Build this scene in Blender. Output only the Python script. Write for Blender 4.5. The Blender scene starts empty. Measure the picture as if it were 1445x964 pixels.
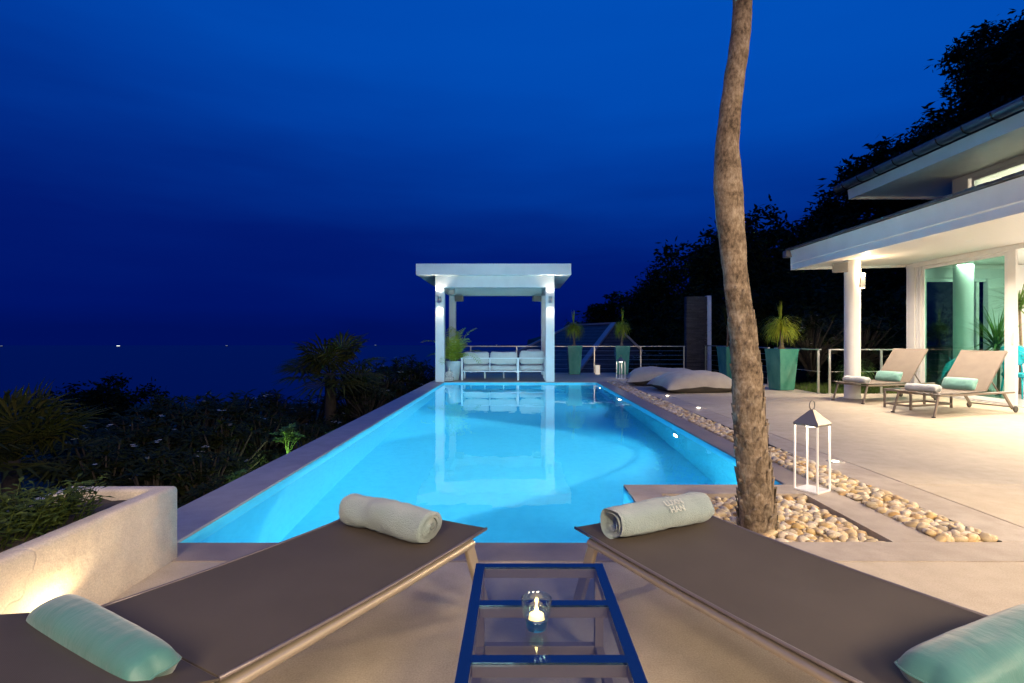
import bpy, math, random
from mathutils import Vector, Matrix, noise, Euler
random.seed(11)
R = math.radians
PI = math.pi
scene = bpy.context.scene
COL = scene.collection
H0 = 1.16; F = 745.0; VX = 729.0; VY = 478.0     # camera height, focal length in photo pixels, vanishing point

def at(px, py, Y):
    return Vector(((px - VX) / F * Y, Y, H0 - (py - VY) / F * Y))

# ------------------------------------------------------------------ mesh helper
class MB:
    def __init__(s): s.v = []; s.f = []; s.m = []
    def add(s, vs, fs, mi=0):
        o = len(s.v); s.v.extend([Vector(p) for p in vs]); s.f.extend([[i + o for i in f] for f in fs]); s.m.extend([mi] * len(fs))
        return s
    def box(s, a, b, mi=0):
        x0, y0, z0 = [min(p, q) for p, q in zip(a, b)]; x1, y1, z1 = [max(p, q) for p, q in zip(a, b)]
        return s.add([(x0,y0,z0),(x1,y0,z0),(x1,y1,z0),(x0,y1,z0),(x0,y0,z1),(x1,y0,z1),(x1,y1,z1),(x0,y1,z1)],
              [(0,3,2,1),(4,5,6,7),(0,1,5,4),(1,2,6,5),(2,3,7,6),(3,0,4,7)], mi)
    def obox(s, M, a, b, mi=0):
        t = MB(); t.box(a, b); return s.add([M @ p for p in t.v], t.f, mi)
    def bar(s, p, q, w, h, up=(0,0,1), mi=0):
        p = Vector(p); q = Vector(q); d = (q - p); L = d.length; d.normalize()
        u = Vector(up); sx = d.cross(u)
        if sx.length < 1e-4: sx = d.cross(Vector((1,0,0)))
        sx.normalize(); uu = sx.cross(d)
        M = Matrix((( sx.x, d.x, uu.x, p.x),(sx.y, d.y, uu.y, p.y),(sx.z, d.z, uu.z, p.z),(0,0,0,1)))
        return s.obox(M, (-w/2, 0, -h/2), (w/2, L, h/2), mi)
    def tube(s, pts, rad, n=10, cap=True, mi=0, squash=1.0):
        pts = [Vector(p) for p in pts]
        if not hasattr(rad, '__len__'): rad = [rad] * len(pts)
        vs = []; fs = []; prev = None
        for i, p in enumerate(pts):
            d = (pts[min(i+1, len(pts)-1)] - pts[max(i-1, 0)]).normalized()
            if prev is None:
                a = d.cross(Vector((0,0,1)))
                if a.length < .01: a = d.cross(Vector((0,1,0)))
                a.normalize()
            else:
                a = prev - d * prev.dot(d); a.normalize()
            prev = a; b = d.cross(a)
            for k in range(n):
                t = 2 * PI * k / n
                vs.append(p + (a * math.cos(t) + b * math.sin(t) * squash) * rad[i])
        for i in range(len(pts) - 1):
            for k in range(n):
                fs.append((i*n+k, i*n+(k+1) % n, (i+1)*n+(k+1) % n, (i+1)*n+k))
        if cap:
            fs.append(tuple(range(n))[::-1]); fs.append(tuple((len(pts)-1)*n + k for k in range(n)))
        return s.add(vs, fs, mi)
    def lathe(s, prof, n=24, c=(0,0,0), mi=0):
        c = Vector(c); vs = []; fs = []
        for r, z in prof:
            for k in range(n):
                t = 2*PI*k/n; vs.append(c + Vector((r*math.cos(t), r*math.sin(t), z)))
        m = len(prof)
        for i in range(m-1):
            for k in range(n): fs.append((i*n+k, i*n+(k+1) % n, (i+1)*n+(k+1) % n, (i+1)*n+k))
        if prof[0][0] > 1e-5: fs.append(tuple(range(n))[::-1])
        if prof[-1][0] > 1e-5: fs.append(tuple((m-1)*n+k for k in range(n)))
        return s.add(vs, fs, mi)
    def ball(s, c, r, n=12, mi=0):
        if not hasattr(r, '__len__'): r = (r, r, r)
        vs = []; fs = []; m = n // 2
        for i in range(m + 1):
            ph = PI * i / m
            for k in range(n):
                t = 2*PI*k/n
                vs.append((c[0]+r[0]*math.sin(ph)*math.cos(t), c[1]+r[1]*math.sin(ph)*math.sin(t), c[2]-r[2]*math.cos(ph)))
        for i in range(m):
            for k in range(n): fs.append((i*n+k, i*n+(k+1) % n, (i+1)*n+(k+1) % n, (i+1)*n+k))
        return s.add(vs, fs, mi)
    def grid(s, fn, nu, nv, mi=0, closeu=False):
        vs = [fn(i/(nu), j/(nv)) for i in range(nu + 1) for j in range(nv + 1)]
        fs = [(i*(nv+1)+j, (i+1)*(nv+1)+j, (i+1)*(nv+1)+j+1, i*(nv+1)+j+1) for i in range(nu) for j in range(nv)]
        return s.add(vs, fs, mi)
    def xf(s, M):
        s.v = [M @ p for p in s.v]; return s
    def mesh(s, name, mats, smooth=False, auto=None):
        me = bpy.data.meshes.new(name); me.from_pydata([tuple(p) for p in s.v], [], s.f)
        for m in (mats if isinstance(mats, (list, tuple)) else [mats]): me.materials.append(m)
        if any(s.m): me.polygons.foreach_set('material_index', s.m)
        if smooth or auto: me.polygons.foreach_set('use_smooth', [True] * len(me.polygons))
        me.update()
        if auto:
            import bmesh
            bm = bmesh.new(); bm.from_mesh(me)
            bmesh.ops.recalc_face_normals(bm, faces=bm.faces)
            for e in bm.edges:
                if len(e.link_faces) == 2 and e.calc_face_angle(0) > R(auto): e.smooth = False
            bm.to_mesh(me); bm.free()
        return me
    def build(s, name, mats, parent=None, smooth=False, auto=None, bevel=0):
        o = bpy.data.objects.new(name, s.mesh(name, mats, smooth, auto)); COL.objects.link(o)
        if parent: o.parent = parent
        if bevel:
            b = o.modifiers.new('bevel', 'BEVEL'); b.width = bevel; b.segments = 2; b.limit_method = 'ANGLE'; b.angle_limit = R(40)
        return o

def tag(o, label=None, cat=None, group=None, kind=None):
    if label: o['label'] = label
    if cat: o['category'] = cat
    if group: o['group'] = group
    if kind: o['kind'] = kind
    return o
def empty(name, loc, label, cat, rz=0, group=None):
    o = bpy.data.objects.new(name, None); COL.objects.link(o); o.location = loc; o.rotation_euler = (0,0,rz)
    o.empty_display_size = .1
    return tag(o, label, cat, group)
def copy_tree(o, parent=None):
    c = o.copy(); COL.objects.link(c); c.parent = parent
    for ch in list(o.children): copy_tree(ch, c)
    return c
def place(o, loc, rz=0, sc=1, label=None, group=None):
    o.location = loc; o.rotation_euler = (0,0,rz); o.scale = (sc,)*3 if not hasattr(sc, '__len__') else sc
    if label: o['label'] = label
    if group: o['group'] = group
    return o
def struct(name, mb, mat, **k): return tag(mb.build(name, mat, **k), kind='structure')

# ------------------------------------------------------------------ materials
def mat(name, base=(.5,.5,.5), rough=.6, metal=0, var=None, vscale=6, bump=0, bscale=40, spec=.5, detail=4, coat=0, emis=None, estr=0, coords='Object', stretch=None, alpha=None, sheen=0):
    m = bpy.data.materials.new(name); m.use_nodes = True; nt = m.node_tree; N = nt.nodes; L = nt.links
    b = N['Principled BSDF']
    b.inputs['Base Color'].default_value = (*base, 1); b.inputs['Roughness'].default_value = rough
    b.inputs['Metallic'].default_value = metal; b.inputs['Specular IOR Level'].default_value = spec
    b.inputs['Coat Weight'].default_value = coat; b.inputs['Coat Roughness'].default_value = .05
    b.inputs['Sheen Weight'].default_value = sheen
    if emis: b.inputs['Emission Color'].default_value = (*emis, 1); b.inputs['Emission Strength'].default_value = estr
    tc = N.new('ShaderNodeTexCoord'); mp = N.new('ShaderNodeMapping'); L.new(tc.outputs[coords], mp.inputs[0])
    if stretch: mp.inputs['Scale'].default_value = stretch
    if var:
        n = N.new('ShaderNodeTexNoise'); n.inputs['Scale'].default_value = vscale; n.inputs['Detail'].default_value = detail; n.inputs['Roughness'].default_value = .6
        L.new(mp.outputs[0], n.inputs[0])
        r = N.new('ShaderNodeValToRGB'); r.color_ramp.elements[0].position = .32; r.color_ramp.elements[1].position = .68
        r.color_ramp.elements[0].color = (*base, 1); r.color_ramp.elements[1].color = (*var, 1)
        L.new(n.outputs[0], r.inputs[0]); L.new(r.outputs[0], b.inputs['Base Color'])
    if bump:
        n2 = N.new('ShaderNodeTexNoise'); n2.inputs['Scale'].default_value = bscale; n2.inputs['Detail'].default_value = 4
        L.new(mp.outputs[0], n2.inputs[0])
        bp = N.new('ShaderNodeBump'); bp.inputs['Strength'].default_value = bump; bp.inputs['Distance'].default_value = .01
        L.new(n2.outputs[0], bp.inputs['Height']); L.new(bp.outputs[0], b.inputs['Normal'])
    return m

def emit(name, col, s):
    m = bpy.data.materials.new(name); m.use_nodes = True; N = m.node_tree.nodes; N.clear()
    e = N.new('ShaderNodeEmission'); e.inputs[0].default_value = (*col, 1); e.inputs[1].default_value = s
    o = N.new('ShaderNodeOutputMaterial'); m.node_tree.links.new(e.outputs[0], o.inputs[0]); return m

def concrete(name, c1, c2, c3, rough=.7, bump=.25, spec=.4):
    """large stains, mid mottling, fine grain"""
    m = bpy.data.materials.new(name); m.use_nodes = True; nt = m.node_tree; N = nt.nodes; L = nt.links
    b = N['Principled BSDF']; b.inputs['Specular IOR Level'].default_value = spec
    tc = N.new('ShaderNodeTexCoord')
    def ns(sc, det, st=None):
        mp = N.new('ShaderNodeMapping'); L.new(tc.outputs['Object'], mp.inputs[0])
        if st: mp.inputs['Scale'].default_value = st
        n = N.new('ShaderNodeTexNoise'); n.inputs['Scale'].default_value = sc; n.inputs['Detail'].default_value = det; n.inputs['Roughness'].default_value = .65
        L.new(mp.outputs[0], n.inputs[0]); return n
    n1 = ns(.9, 5, (1, 1.6, 1)); n2 = ns(7, 6); n3 = ns(160, 3)
    r1 = N.new('ShaderNodeValToRGB'); r1.color_ramp.elements[0].position = .35; r1.color_ramp.elements[1].position = .65
    r1.color_ramp.elements[0].color = (*c1, 1); r1.color_ramp.elements[1].color = (*c2, 1); L.new(n1.outputs[0], r1.inputs[0])
    mx = N.new('ShaderNodeMix'); mx.data_type = 'RGBA'; mx.inputs['B'].default_value = (*c3, 1)
    r2 = N.new('ShaderNodeMapRange'); r2.inputs[1].default_value = .4; r2.inputs[2].default_value = .75; r2.inputs[4].default_value = .75
    L.new(n2.outputs[0], r2.inputs[0]); L.new(r2.outputs[0], mx.inputs['Factor']); L.new(r1.outputs[0], mx.inputs['A'])
    m3 = N.new('ShaderNodeMix'); m3.data_type = 'RGBA'; m3.blend_type = 'MULTIPLY'; m3.inputs['Factor'].default_value = 1
    r3 = N.new('ShaderNodeMapRange'); r3.inputs[1].default_value = .3; r3.inputs[2].default_value = .7; r3.inputs[3].default_value = .78; r3.inputs[4].default_value = 1.12
    L.new(n3.outputs[0], r3.inputs[0]); L.new(mx.outputs['Result'], m3.inputs['A']); L.new(r3.outputs[0], m3.inputs['B'])
    L.new(m3.outputs['Result'], b.inputs['Base Color'])
    rr = N.new('ShaderNodeMapRange'); rr.inputs[3].default_value = rough - .15; rr.inputs[4].default_value = rough + .15
    L.new(n2.outputs[0], rr.inputs[0]); L.new(rr.outputs[0], b.inputs['Roughness'])
    ad = N.new('ShaderNodeMath'); ad.operation = 'ADD'; L.new(n3.outputs[0], ad.inputs[0]); L.new(n2.outputs[0], ad.inputs[1])
    bp = N.new('ShaderNodeBump'); bp.inputs['Strength'].default_value = bump; bp.inputs['Distance'].default_value = .004
    L.new(ad.outputs[0], bp.inputs['Height']); L.new(bp.outputs[0], b.inputs['Normal'])
    return m

def island_mat(name, cols, rough=.55, bump=.2, bscale=30, spec=.4, trans=0, stretch=(1,1,1), darks=0, sub=0):
    """colour varies per loose piece and per object"""
    m = bpy.data.materials.new(name); m.use_nodes = True; nt = m.node_tree; N = nt.nodes; L = nt.links
    b = N['Principled BSDF']; b.inputs['Roughness'].default_value = rough; b.inputs['Specular IOR Level'].default_value = spec
    g = N.new('ShaderNodeNewGeometry'); oi = N.new('ShaderNodeObjectInfo')
    a = N.new('ShaderNodeMath'); a.operation = 'ADD'; L.new(g.outputs['Random Per Island'], a.inputs[0]); L.new(oi.outputs['Random'], a.inputs[1])
    fr = N.new('ShaderNodeMath'); fr.operation = 'FRACT'; L.new(a.outputs[0], fr.inputs[0])
    r = N.new('ShaderNodeValToRGB'); cr = r.color_ramp
    while len(cr.elements) < len(cols): cr.elements.new(.5)
    for i, c in enumerate(cols): cr.elements[i].position = i / (len(cols) - 1); cr.elements[i].color = (*c, 1)
    L.new(fr.outputs[0], r.inputs[0])
    tc = N.new('ShaderNodeTexCoord'); mp = N.new('ShaderNodeMapping'); mp.inputs['Scale'].default_value = stretch
    L.new(tc.outputs['Object'], mp.inputs[0])
    n = N.new('ShaderNodeTexNoise'); n.inputs['Scale'].default_value = bscale; n.inputs['Detail'].default_value = 5
    L.new(mp.outputs[0], n.inputs[0])
    mx = N.new('ShaderNodeMix'); mx.data_type = 'RGBA'; mx.blend_type = 'MULTIPLY'; mx.inputs['Factor'].default_value = 1
    mr = N.new('ShaderNodeMapRange'); mr.inputs[1].default_value = .3; mr.inputs[2].default_value = .7; mr.inputs[3].default_value = .65; mr.inputs[4].default_value = 1.1
    L.new(n.outputs[0], mr.inputs[0]); L.new(r.outputs[0], mx.inputs['A']); L.new(mr.outputs[0], mx.inputs['B'])
    L.new(mx.outputs['Result'], b.inputs['Base Color'])
    bp = N.new('ShaderNodeBump'); bp.inputs['Strength'].default_value = bump; bp.inputs['Distance'].default_value = .006
    L.new(n.outputs[0], bp.inputs['Height']); L.new(bp.outputs[0], b.inputs['Normal'])
    if trans:
        t = N.new('ShaderNodeBsdfTranslucent'); L.new(mx.outputs['Result'], t.inputs[0])
        ms = N.new('ShaderNodeMixShader'); ms.inputs[0].default_value = trans
        L.new(b.outputs[0], ms.inputs[1]); L.new(t.outputs[0], ms.inputs[2]); L.new(ms.outputs[0], N['Material Output'].inputs[0])
    return m

M = {}
M['deck'] = concrete('deck concrete', (.44,.37,.275), (.51,.435,.33), (.39,.325,.235), .68)
M['coping'] = concrete('pool coping concrete', (.20,.165,.14), (.27,.225,.19), (.33,.28,.235), .45, .3, .5)
M['coping_l'] = concrete('pale coping concrete', (.36,.30,.24), (.45,.385,.315), (.30,.25,.195), .6)
M['coping_sky'] = concrete('sky lit coping concrete', (.30,.29,.30), (.38,.36,.37), (.26,.25,.26), .5, .3, .5)  # lighter grey puts the sky's reflection into the left coping colour
M['plaster'] = concrete('white plaster', (.78,.76,.72), (.72,.70,.66), (.66,.63,.58), .8, .8)
M['white'] = mat('white paint', (.80,.79,.76), .45, var=(.74,.73,.70), vscale=3, bump=.05, bscale=60)
M['white_gloss'] = mat('white lacquer', (.8,.8,.78), .25, var=(.76,.76,.74))
M['steel'] = mat('brushed steel', (.55,.53,.50), .3, .9, bump=.05, bscale=200)
M['gutter'] = mat('zinc gutter', (.32,.34,.34), .32, .85, var=(.22,.25,.26), vscale=5)
M['dark_metal'] = mat('dark metal', (.02,.02,.022), .4, .6)
M['roof'] = mat('grey roof tiles', (.09,.095,.10), .7, var=(.05,.055,.06), vscale=8, bump=.5, bscale=12)
M['frame_champagne'] = mat('champagne aluminium', (.42,.355,.28), .33, .55, bump=.04, bscale=300)
M['sling'] = None
M['soil'] = mat('soil', (.10,.075,.05), .95, var=(.05,.035,.025), vscale=20, bump=1, bscale=50)
M['earth'] = mat('dark hillside earth', (.022,.026,.014), .95, var=(.012,.018,.009), vscale=1.5, bump=.6, bscale=3)
M['speaker'] = mat('grey speaker shell', (.30,.28,.25), .5, bump=.2, bscale=200)
M['teal_glaze'] = mat('green glazed ceramic', (.035,.22,.17), .22, var=(.10,.34,.24), vscale=4, bump=.1, bscale=15, coat=.5, stretch=(1,1,.5))
M['blue_pot'] = mat('pale blue glazed pot', (.35,.42,.46), .3, var=(.55,.60,.60), vscale=5, coat=.4)
M['stone_white'] = mat('pale carved stone', (.68,.66,.62), .8, var=(.55,.53,.5), vscale=30, bump=.4, bscale=60)
M['cushion'] = mat('pale sofa fabric', (.62,.60,.57), .9, var=(.56,.54,.51), vscale=10, bump=.2, bscale=150, sheen=.2)
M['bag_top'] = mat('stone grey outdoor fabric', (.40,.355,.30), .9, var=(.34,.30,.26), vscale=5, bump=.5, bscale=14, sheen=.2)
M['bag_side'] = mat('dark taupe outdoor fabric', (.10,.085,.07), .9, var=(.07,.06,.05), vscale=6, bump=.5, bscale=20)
M['turq'] = mat('turquoise lacquer', (.0,.38,.48), .25, coat=.4)
M['bark'] = mat('tree bark', (.05,.04,.03), .9, var=(.03,.025,.02), vscale=10, bump=.8, bscale=20)
M['wood_stem'] = mat('pale stem bark', (.28,.20,.13), .85, var=(.18,.12,.08), vscale=20, bump=.6, bscale=40)
M['black'] = mat('black plastic', (.012,.012,.012), .4)
M['glow_warm'] = emit('warm lamp glow', (1,.72,.38), 22)
M['glow_white'] = emit('white lamp glow', (1,.88,.68), 14)
M['glow_pool'] = emit('pool lamp glow', (.75,.95,1), 45)
M['glow_boat'] = emit('boat lamp glow', (.9,.95,.9), 2.5)
M['glow_boat2'] = emit('distant boat lamp glow', (.8,.9,1), .35)
M['wax'] = mat('candle wax', (.85,.7,.5), .5, emis=(1,.55,.2), estr=3)
M['flame'] = emit('candle flame', (1,.62,.22), 45)
M['floor_in'] = mat('interior floor', (.55,.52,.5), .25, var=(.5,.47,.46))
M['label_plate'] = mat('pale oval plate', (.85,.78,.66), .4)
M['engrave'] = mat('engraved line', (.35,.27,.2), .6)
M['thread'] = mat('pale embroidery thread', (.42,.46,.43), .6, bump=.3, bscale=300, sheen=.5)
M['slat_white'] = mat('white garden timber', (.6,.6,.58), .6)
M['villa_wall'] = mat('neighbour wall', (.3,.28,.26), .9)

# foliage
M['leaf_dark'] = island_mat('dark tree leaves', [(.008,.015,.005),(.018,.028,.008),(.03,.042,.012)], .7, .1, 8, .1, .15)
M['leaf_hedge'] = island_mat('frangipani leaves', [(.014,.022,.006),(.026,.036,.009),(.042,.048,.012)], .6, .1, 8, .12, .2)
M['leaf_palm'] = island_mat('palm leaves', [(.04,.052,.012),(.06,.072,.016),(.085,.08,.02)], .6, .1, 8, .12, .2)
M['leaf_cover'] = island_mat('ground cover leaves', [(.03,.05,.012),(.05,.08,.016),(.075,.10,.02)], .6, .1, 8, .15, .2)
M['leaf_bright'] = island_mat('bright pot plant leaves', [(.30,.38,.02),(.42,.50,.03),(.52,.48,.05)], .5, .1, 8, .4, .4)  # raised leaf colour stands in for a light on the plants
M['leaf_green'] = island_mat('fresh green leaves', [(.08,.17,.03),(.11,.24,.04),(.15,.26,.05)], .5, .1, 8, .4, .25)
M['flower'] = mat('white flower petals', (.5,.48,.43), .8)
M['grass'] = island_mat('lawn blades', [(.08,.14,.02),(.12,.18,.03)], .6, .1, 8, .3, .2)
M['pebble'] = island_mat('river pebbles', [(.42,.33,.20),(.66,.56,.40),(.55,.38,.15),(.68,.60,.47),(.58,.43,.20),(.40,.33,.22),(.72,.63,.48),(.50,.30,.09),(.64,.53,.35)], .5, .25, 22, .45)
M['slate'] = island_mat('stacked slate', [(.035,.03,.028),(.07,.06,.055),(.05,.045,.05),(.09,.08,.075)], .65, .8, 25, .4)
M['palm_bark'] = None

def sling():
    m = bpy.data.materials.new('brown sling mesh'); m.use_nodes = True; nt = m.node_tree; N = nt.nodes; L = nt.links; b = N['Principled BSDF']
    tc = N.new('ShaderNodeTexCoord')
    w1 = N.new('ShaderNodeTexWave'); w1.inputs['Scale'].default_value = 110; w1.bands_direction = 'X'
    w2 = N.new('ShaderNodeTexWave'); w2.inputs['Scale'].default_value = 110; w2.bands_direction = 'Y'
    n = N.new('ShaderNodeTexNoise'); n.inputs['Scale'].default_value = 4; n.inputs['Detail'].default_value = 6
    for x in (w1, w2, n): L.new(tc.outputs['Object'], x.inputs[0])
    mu = N.new('ShaderNodeMath'); mu.operation = 'MULTIPLY'; L.new(w1.outputs['Fac'], mu.inputs[0]); L.new(w2.outputs['Fac'], mu.inputs[1])
    r = N.new('ShaderNodeValToRGB'); r.color_ramp.elements[0].color = (.055,.046,.038,1); r.color_ramp.elements[1].color = (.112,.094,.079,1)
    mm = N.new('ShaderNodeMath'); mm.operation = 'MULTIPLY_ADD'; mm.inputs[1].default_value = .55; L.new(mu.outputs[0], mm.inputs[0])
    n5 = N.new('ShaderNodeMath'); n5.operation = 'MULTIPLY'; n5.inputs[1].default_value = .6; L.new(n.outputs[0], n5.inputs[0]); L.new(n5.outputs[0], mm.inputs[2])
    L.new(mm.outputs[0], r.inputs[0]); L.new(r.outputs[0], b.inputs['Base Color'])
    b.inputs['Roughness'].default_value = .62; b.inputs['Specular IOR Level'].default_value = .15
    bp = N.new('ShaderNodeBump'); bp.inputs['Strength'].default_value = .35; bp.inputs['Distance'].default_value = .002
    L.new(mu.outputs[0], bp.inputs['Height']); L.new(bp.outputs[0], b.inputs['Normal'])
    return m
M['sling'] = sling()
M['sling_light'] = mat('sand sling mesh', (.165,.132,.105), .7, var=(.14,.112,.09), vscale=6, bump=.3, bscale=250)
M['frame_light'] = mat('sand aluminium', (.25,.205,.165), .4, .4)

def palm_bark():
    m = bpy.data.materials.new('palm trunk bark'); m.use_nodes = True; nt = m.node_tree; N = nt.nodes; L = nt.links; b = N['Principled BSDF']
    tc = N.new('ShaderNodeTexCoord'); mp = N.new('ShaderNodeMapping'); mp.inputs['Scale'].default_value = (1,1,.5); L.new(tc.outputs['Object'], mp.inputs[0])
    n1 = N.new('ShaderNodeTexNoise'); n1.inputs['Scale'].default_value = 62; n1.inputs['Detail'].default_value = 8; n1.inputs['Roughness'].default_value = .7; L.new(mp.outputs[0], n1.inputs[0])
    n2 = N.new('ShaderNodeTexNoise'); n2.inputs['Scale'].default_value = 9; n2.inputs['Detail'].default_value = 4; L.new(tc.outputs['Object'], n2.inputs[0])
    mp2 = N.new('ShaderNodeMapping'); mp2.inputs['Scale'].default_value = (3,3,34); L.new(tc.outputs['Object'], mp2.inputs[0])
    n3 = N.new('ShaderNodeTexNoise'); n3.inputs['Scale'].default_value = 1; n3.inputs['Detail'].default_value = 3; L.new(mp2.outputs[0], n3.inputs[0])
    r = N.new('ShaderNodeValToRGB'); cr = r.color_ramp; cr.elements[0].position = .31; cr.elements[0].color = (.035,.026,.018,1); cr.elements[1].position = .53; cr.elements[1].color = (.31,.26,.195,1)
    e = cr.elements.new(.41); e.color = (.155,.117,.08,1)
    a = N.new('ShaderNodeMath'); a.operation = 'MULTIPLY_ADD'; a.inputs[1].default_value = .45; L.new(n1.outputs[0], a.inputs[0])
    a2 = N.new('ShaderNodeMath'); a2.operation = 'MULTIPLY'; a2.inputs[1].default_value = .26; L.new(n2.outputs[0], a2.inputs[0])
    a3 = N.new('ShaderNodeMath'); a3.operation = 'MULTIPLY_ADD'; a3.inputs[1].default_value = .12; L.new(n3.outputs[0], a3.inputs[0]); L.new(a2.outputs[0], a3.inputs[2]); L.new(a3.outputs[0], a.inputs[2])
    L.new(a.outputs[0], r.inputs[0])
    g = N.new('ShaderNodeNewGeometry'); mr = N.new('ShaderNodeMapRange'); mr.inputs[3].default_value = .75; mr.inputs[4].default_value = 1.25; L.new(g.outputs['Random Per Island'], mr.inputs[0])
    mx = N.new('ShaderNodeMix'); mx.data_type = 'RGBA'; mx.blend_type = 'MULTIPLY'; mx.inputs['Factor'].default_value = 1
    L.new(r.outputs[0], mx.inputs['A']); L.new(mr.outputs[0], mx.inputs['B']); L.new(mx.outputs['Result'], b.inputs['Base Color'])
    b.inputs['Roughness'].default_value = .85; b.inputs['Specular IOR Level'].default_value = .25
    bp = N.new('ShaderNodeBump'); bp.inputs['Strength'].default_value = .9; bp.inputs['Distance'].default_value = .008
    L.new(a.outputs[0], bp.inputs['Height']); L.new(bp.outputs[0], b.inputs['Normal'])
    return m
M['palm_bark'] = palm_bark()

def towel_mat(name, c1, c2):
    m = mat(name, c1, .95, var=c2, vscale=8, bump=.8, bscale=260, sheen=.4, spec=.1); return m
M['towel_a'] = towel_mat('sage terry towel', (.21,.28,.285), (.26,.33,.33))
M['towel_b'] = towel_mat('white terry towel', (.62,.64,.62), (.52,.56,.56))
def satin(name, c):
    m = mat(name, c, .5, var=tuple(x*.84 for x in c), vscale=9, bump=.35, bscale=11, sheen=.35, stretch=(2.2,.8,1)); nt = m.node_tree; N = nt.nodes
    b1 = [n for n in N if n.type == 'BUMP'][0]; b1.inputs['Distance'].default_value = .012
    n = N.new('ShaderNodeTexNoise'); n.inputs['Scale'].default_value = 420; tc = [x for x in N if x.type == 'TEX_COORD'][0]; nt.links.new(tc.outputs['Object'], n.inputs[0])
    b2 = N.new('ShaderNodeBump'); b2.inputs['Strength'].default_value = .35; b2.inputs['Distance'].default_value = .001; nt.links.new(n.outputs[0], b2.inputs['Height']); nt.links.new(b1.outputs[0], b2.inputs['Normal']); nt.links.new(b2.outputs[0], N['Principled BSDF'].inputs['Normal'])
    return m
M['teal_cloth'] = satin('teal pillow cloth', (.044,.155,.143))
M['teal_cloth_b'] = satin('pale teal pillow cloth', (.14,.33,.29))

def glass(name, tint=(.9,.97,.95), ior=1.45, fac_mul=1.0):
    m = bpy.data.materials.new(name); m.use_nodes = True; nt = m.node_tree; N = nt.nodes; L = nt.links; N.clear()
    t = N.new('ShaderNodeBsdfTransparent'); t.inputs[0].default_value = (*tint, 1)
    g = N.new('ShaderNodeBsdfGlossy'); g.inputs['Roughness'].default_value = .015; g.inputs[0].default_value = (1,1,1,1)
    fr = N.new('ShaderNodeFresnel'); ge = N.new('ShaderNodeNewGeometry'); io = N.new('ShaderNodeMapRange'); io.inputs[3].default_value = ior; io.inputs[4].default_value = 1/ior
    L.new(ge.outputs['Backfacing'], io.inputs[0]); L.new(io.outputs[0], fr.inputs[0])
    mu = N.new('ShaderNodeMath'); mu.operation = 'MULTIPLY'; mu.inputs[1].default_value = fac_mul; mu.use_clamp = True; L.new(fr.outputs[0], mu.inputs[0])
    ms = N.new('ShaderNodeMixShader'); L.new(mu.outputs[0], ms.inputs[0]); L.new(t.outputs[0], ms.inputs[1]); L.new(g.outputs[0], ms.inputs[2])
    o = N.new('ShaderNodeOutputMaterial'); L.new(ms.outputs[0], o.inputs[0]); return m
M['glass_table'] = glass('smoked table glass', (.70,.74,.80), 1.5, .6)
M['glass_door'] = glass('green tinted door glass', (.48,.72,.66), 1.5, 1.3)
M['glass_cup'] = glass('pale teal candle glass', (.86,.96,.97), 1.5, 1.6)
M['glass_base'] = glass('thick teal glass base', (.22,.72,.85), 1.5, 1.6)

def water_mat():
    m = bpy.data.materials.new('pool water'); m.use_nodes = True; nt = m.node_tree; N = nt.nodes; L = nt.links; N.clear()
    g = N.new('ShaderNodeBsdfGlass'); g.inputs['IOR'].default_value = 1.33; g.inputs['Roughness'].default_value = 0.0; g.inputs[0].default_value = (.96,.99,1,1)
    tc = N.new('ShaderNodeTexCoord'); mp = N.new('ShaderNodeMapping'); mp.inputs['Scale'].default_value = (1.2,.8,1); L.new(tc.outputs['Object'], mp.inputs[0])
    n = N.new('ShaderNodeTexNoise'); n.inputs['Scale'].default_value = 1.6; n.inputs['Detail'].default_value = 2; L.new(mp.outputs[0], n.inputs[0])
    n2 = N.new('ShaderNodeTexNoise'); n2.inputs['Scale'].default_value = 9; n2.inputs['Detail'].default_value = 1; L.new(mp.outputs[0], n2.inputs[0])
    a = N.new('ShaderNodeMath'); a.operation = 'MULTIPLY_ADD'; a.inputs[1].default_value = .06; L.new(n2.outputs[0], a.inputs[0]); L.new(n.outputs[0], a.inputs[2])
    bp = N.new('ShaderNodeBump'); bp.inputs['Strength'].default_value = .16; bp.inputs['Distance'].default_value = .02
    L.new(a.outputs[0], bp.inputs['Height']); L.new(bp.outputs[0], g.inputs['Normal'])
    o = N.new('ShaderNodeOutputMaterial'); L.new(g.outputs[0], o.inputs[0]); return m
M['water'] = water_mat()

def pool_tile(name, c1, c2):
    m = bpy.data.materials.new(name); m.use_nodes = True; nt = m.node_tree; N = nt.nodes; L = nt.links; b = N['Principled BSDF']
    tc = N.new('ShaderNodeTexCoord')
    n = N.new('ShaderNodeTexNoise'); n.inputs['Scale'].default_value = 12; n.inputs['Detail'].default_value = 6; L.new(tc.outputs['Object'], n.inputs[0])
    v = N.new('ShaderNodeTexVoronoi'); v.inputs['Scale'].default_value = 45; L.new(tc.outputs['Object'], v.inputs[0])
    r = N.new('ShaderNodeValToRGB'); r.color_ramp.elements[0].position = .3; r.color_ramp.elements[1].position = .7
    r.color_ramp.elements[0].color = (*c1,1); r.color_ramp.elements[1].color = (*c2,1)
    a = N.new('ShaderNodeMath'); a.operation = 'MULTIPLY_ADD'; a.inputs[1].default_value = .25; L.new(v.outputs['Distance'], a.inputs[0]); L.new(n.outputs[0], a.inputs[2])
    L.new(a.outputs[0], r.inputs[0]); L.new(r.outputs[0], b.inputs['Base Color']); b.inputs['Roughness'].default_value = .6
    return m
M['pool'] = pool_tile('pool lining', (.045,.50,.70), (.065,.56,.76))
M['sea'] = mat('night sea', (.0,.003,.02), .5, bump=.3, bscale=.02, spec=.08, emis=(0,.0022,.052), estr=1)  # blue emission puts sky light into the sea surface

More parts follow.
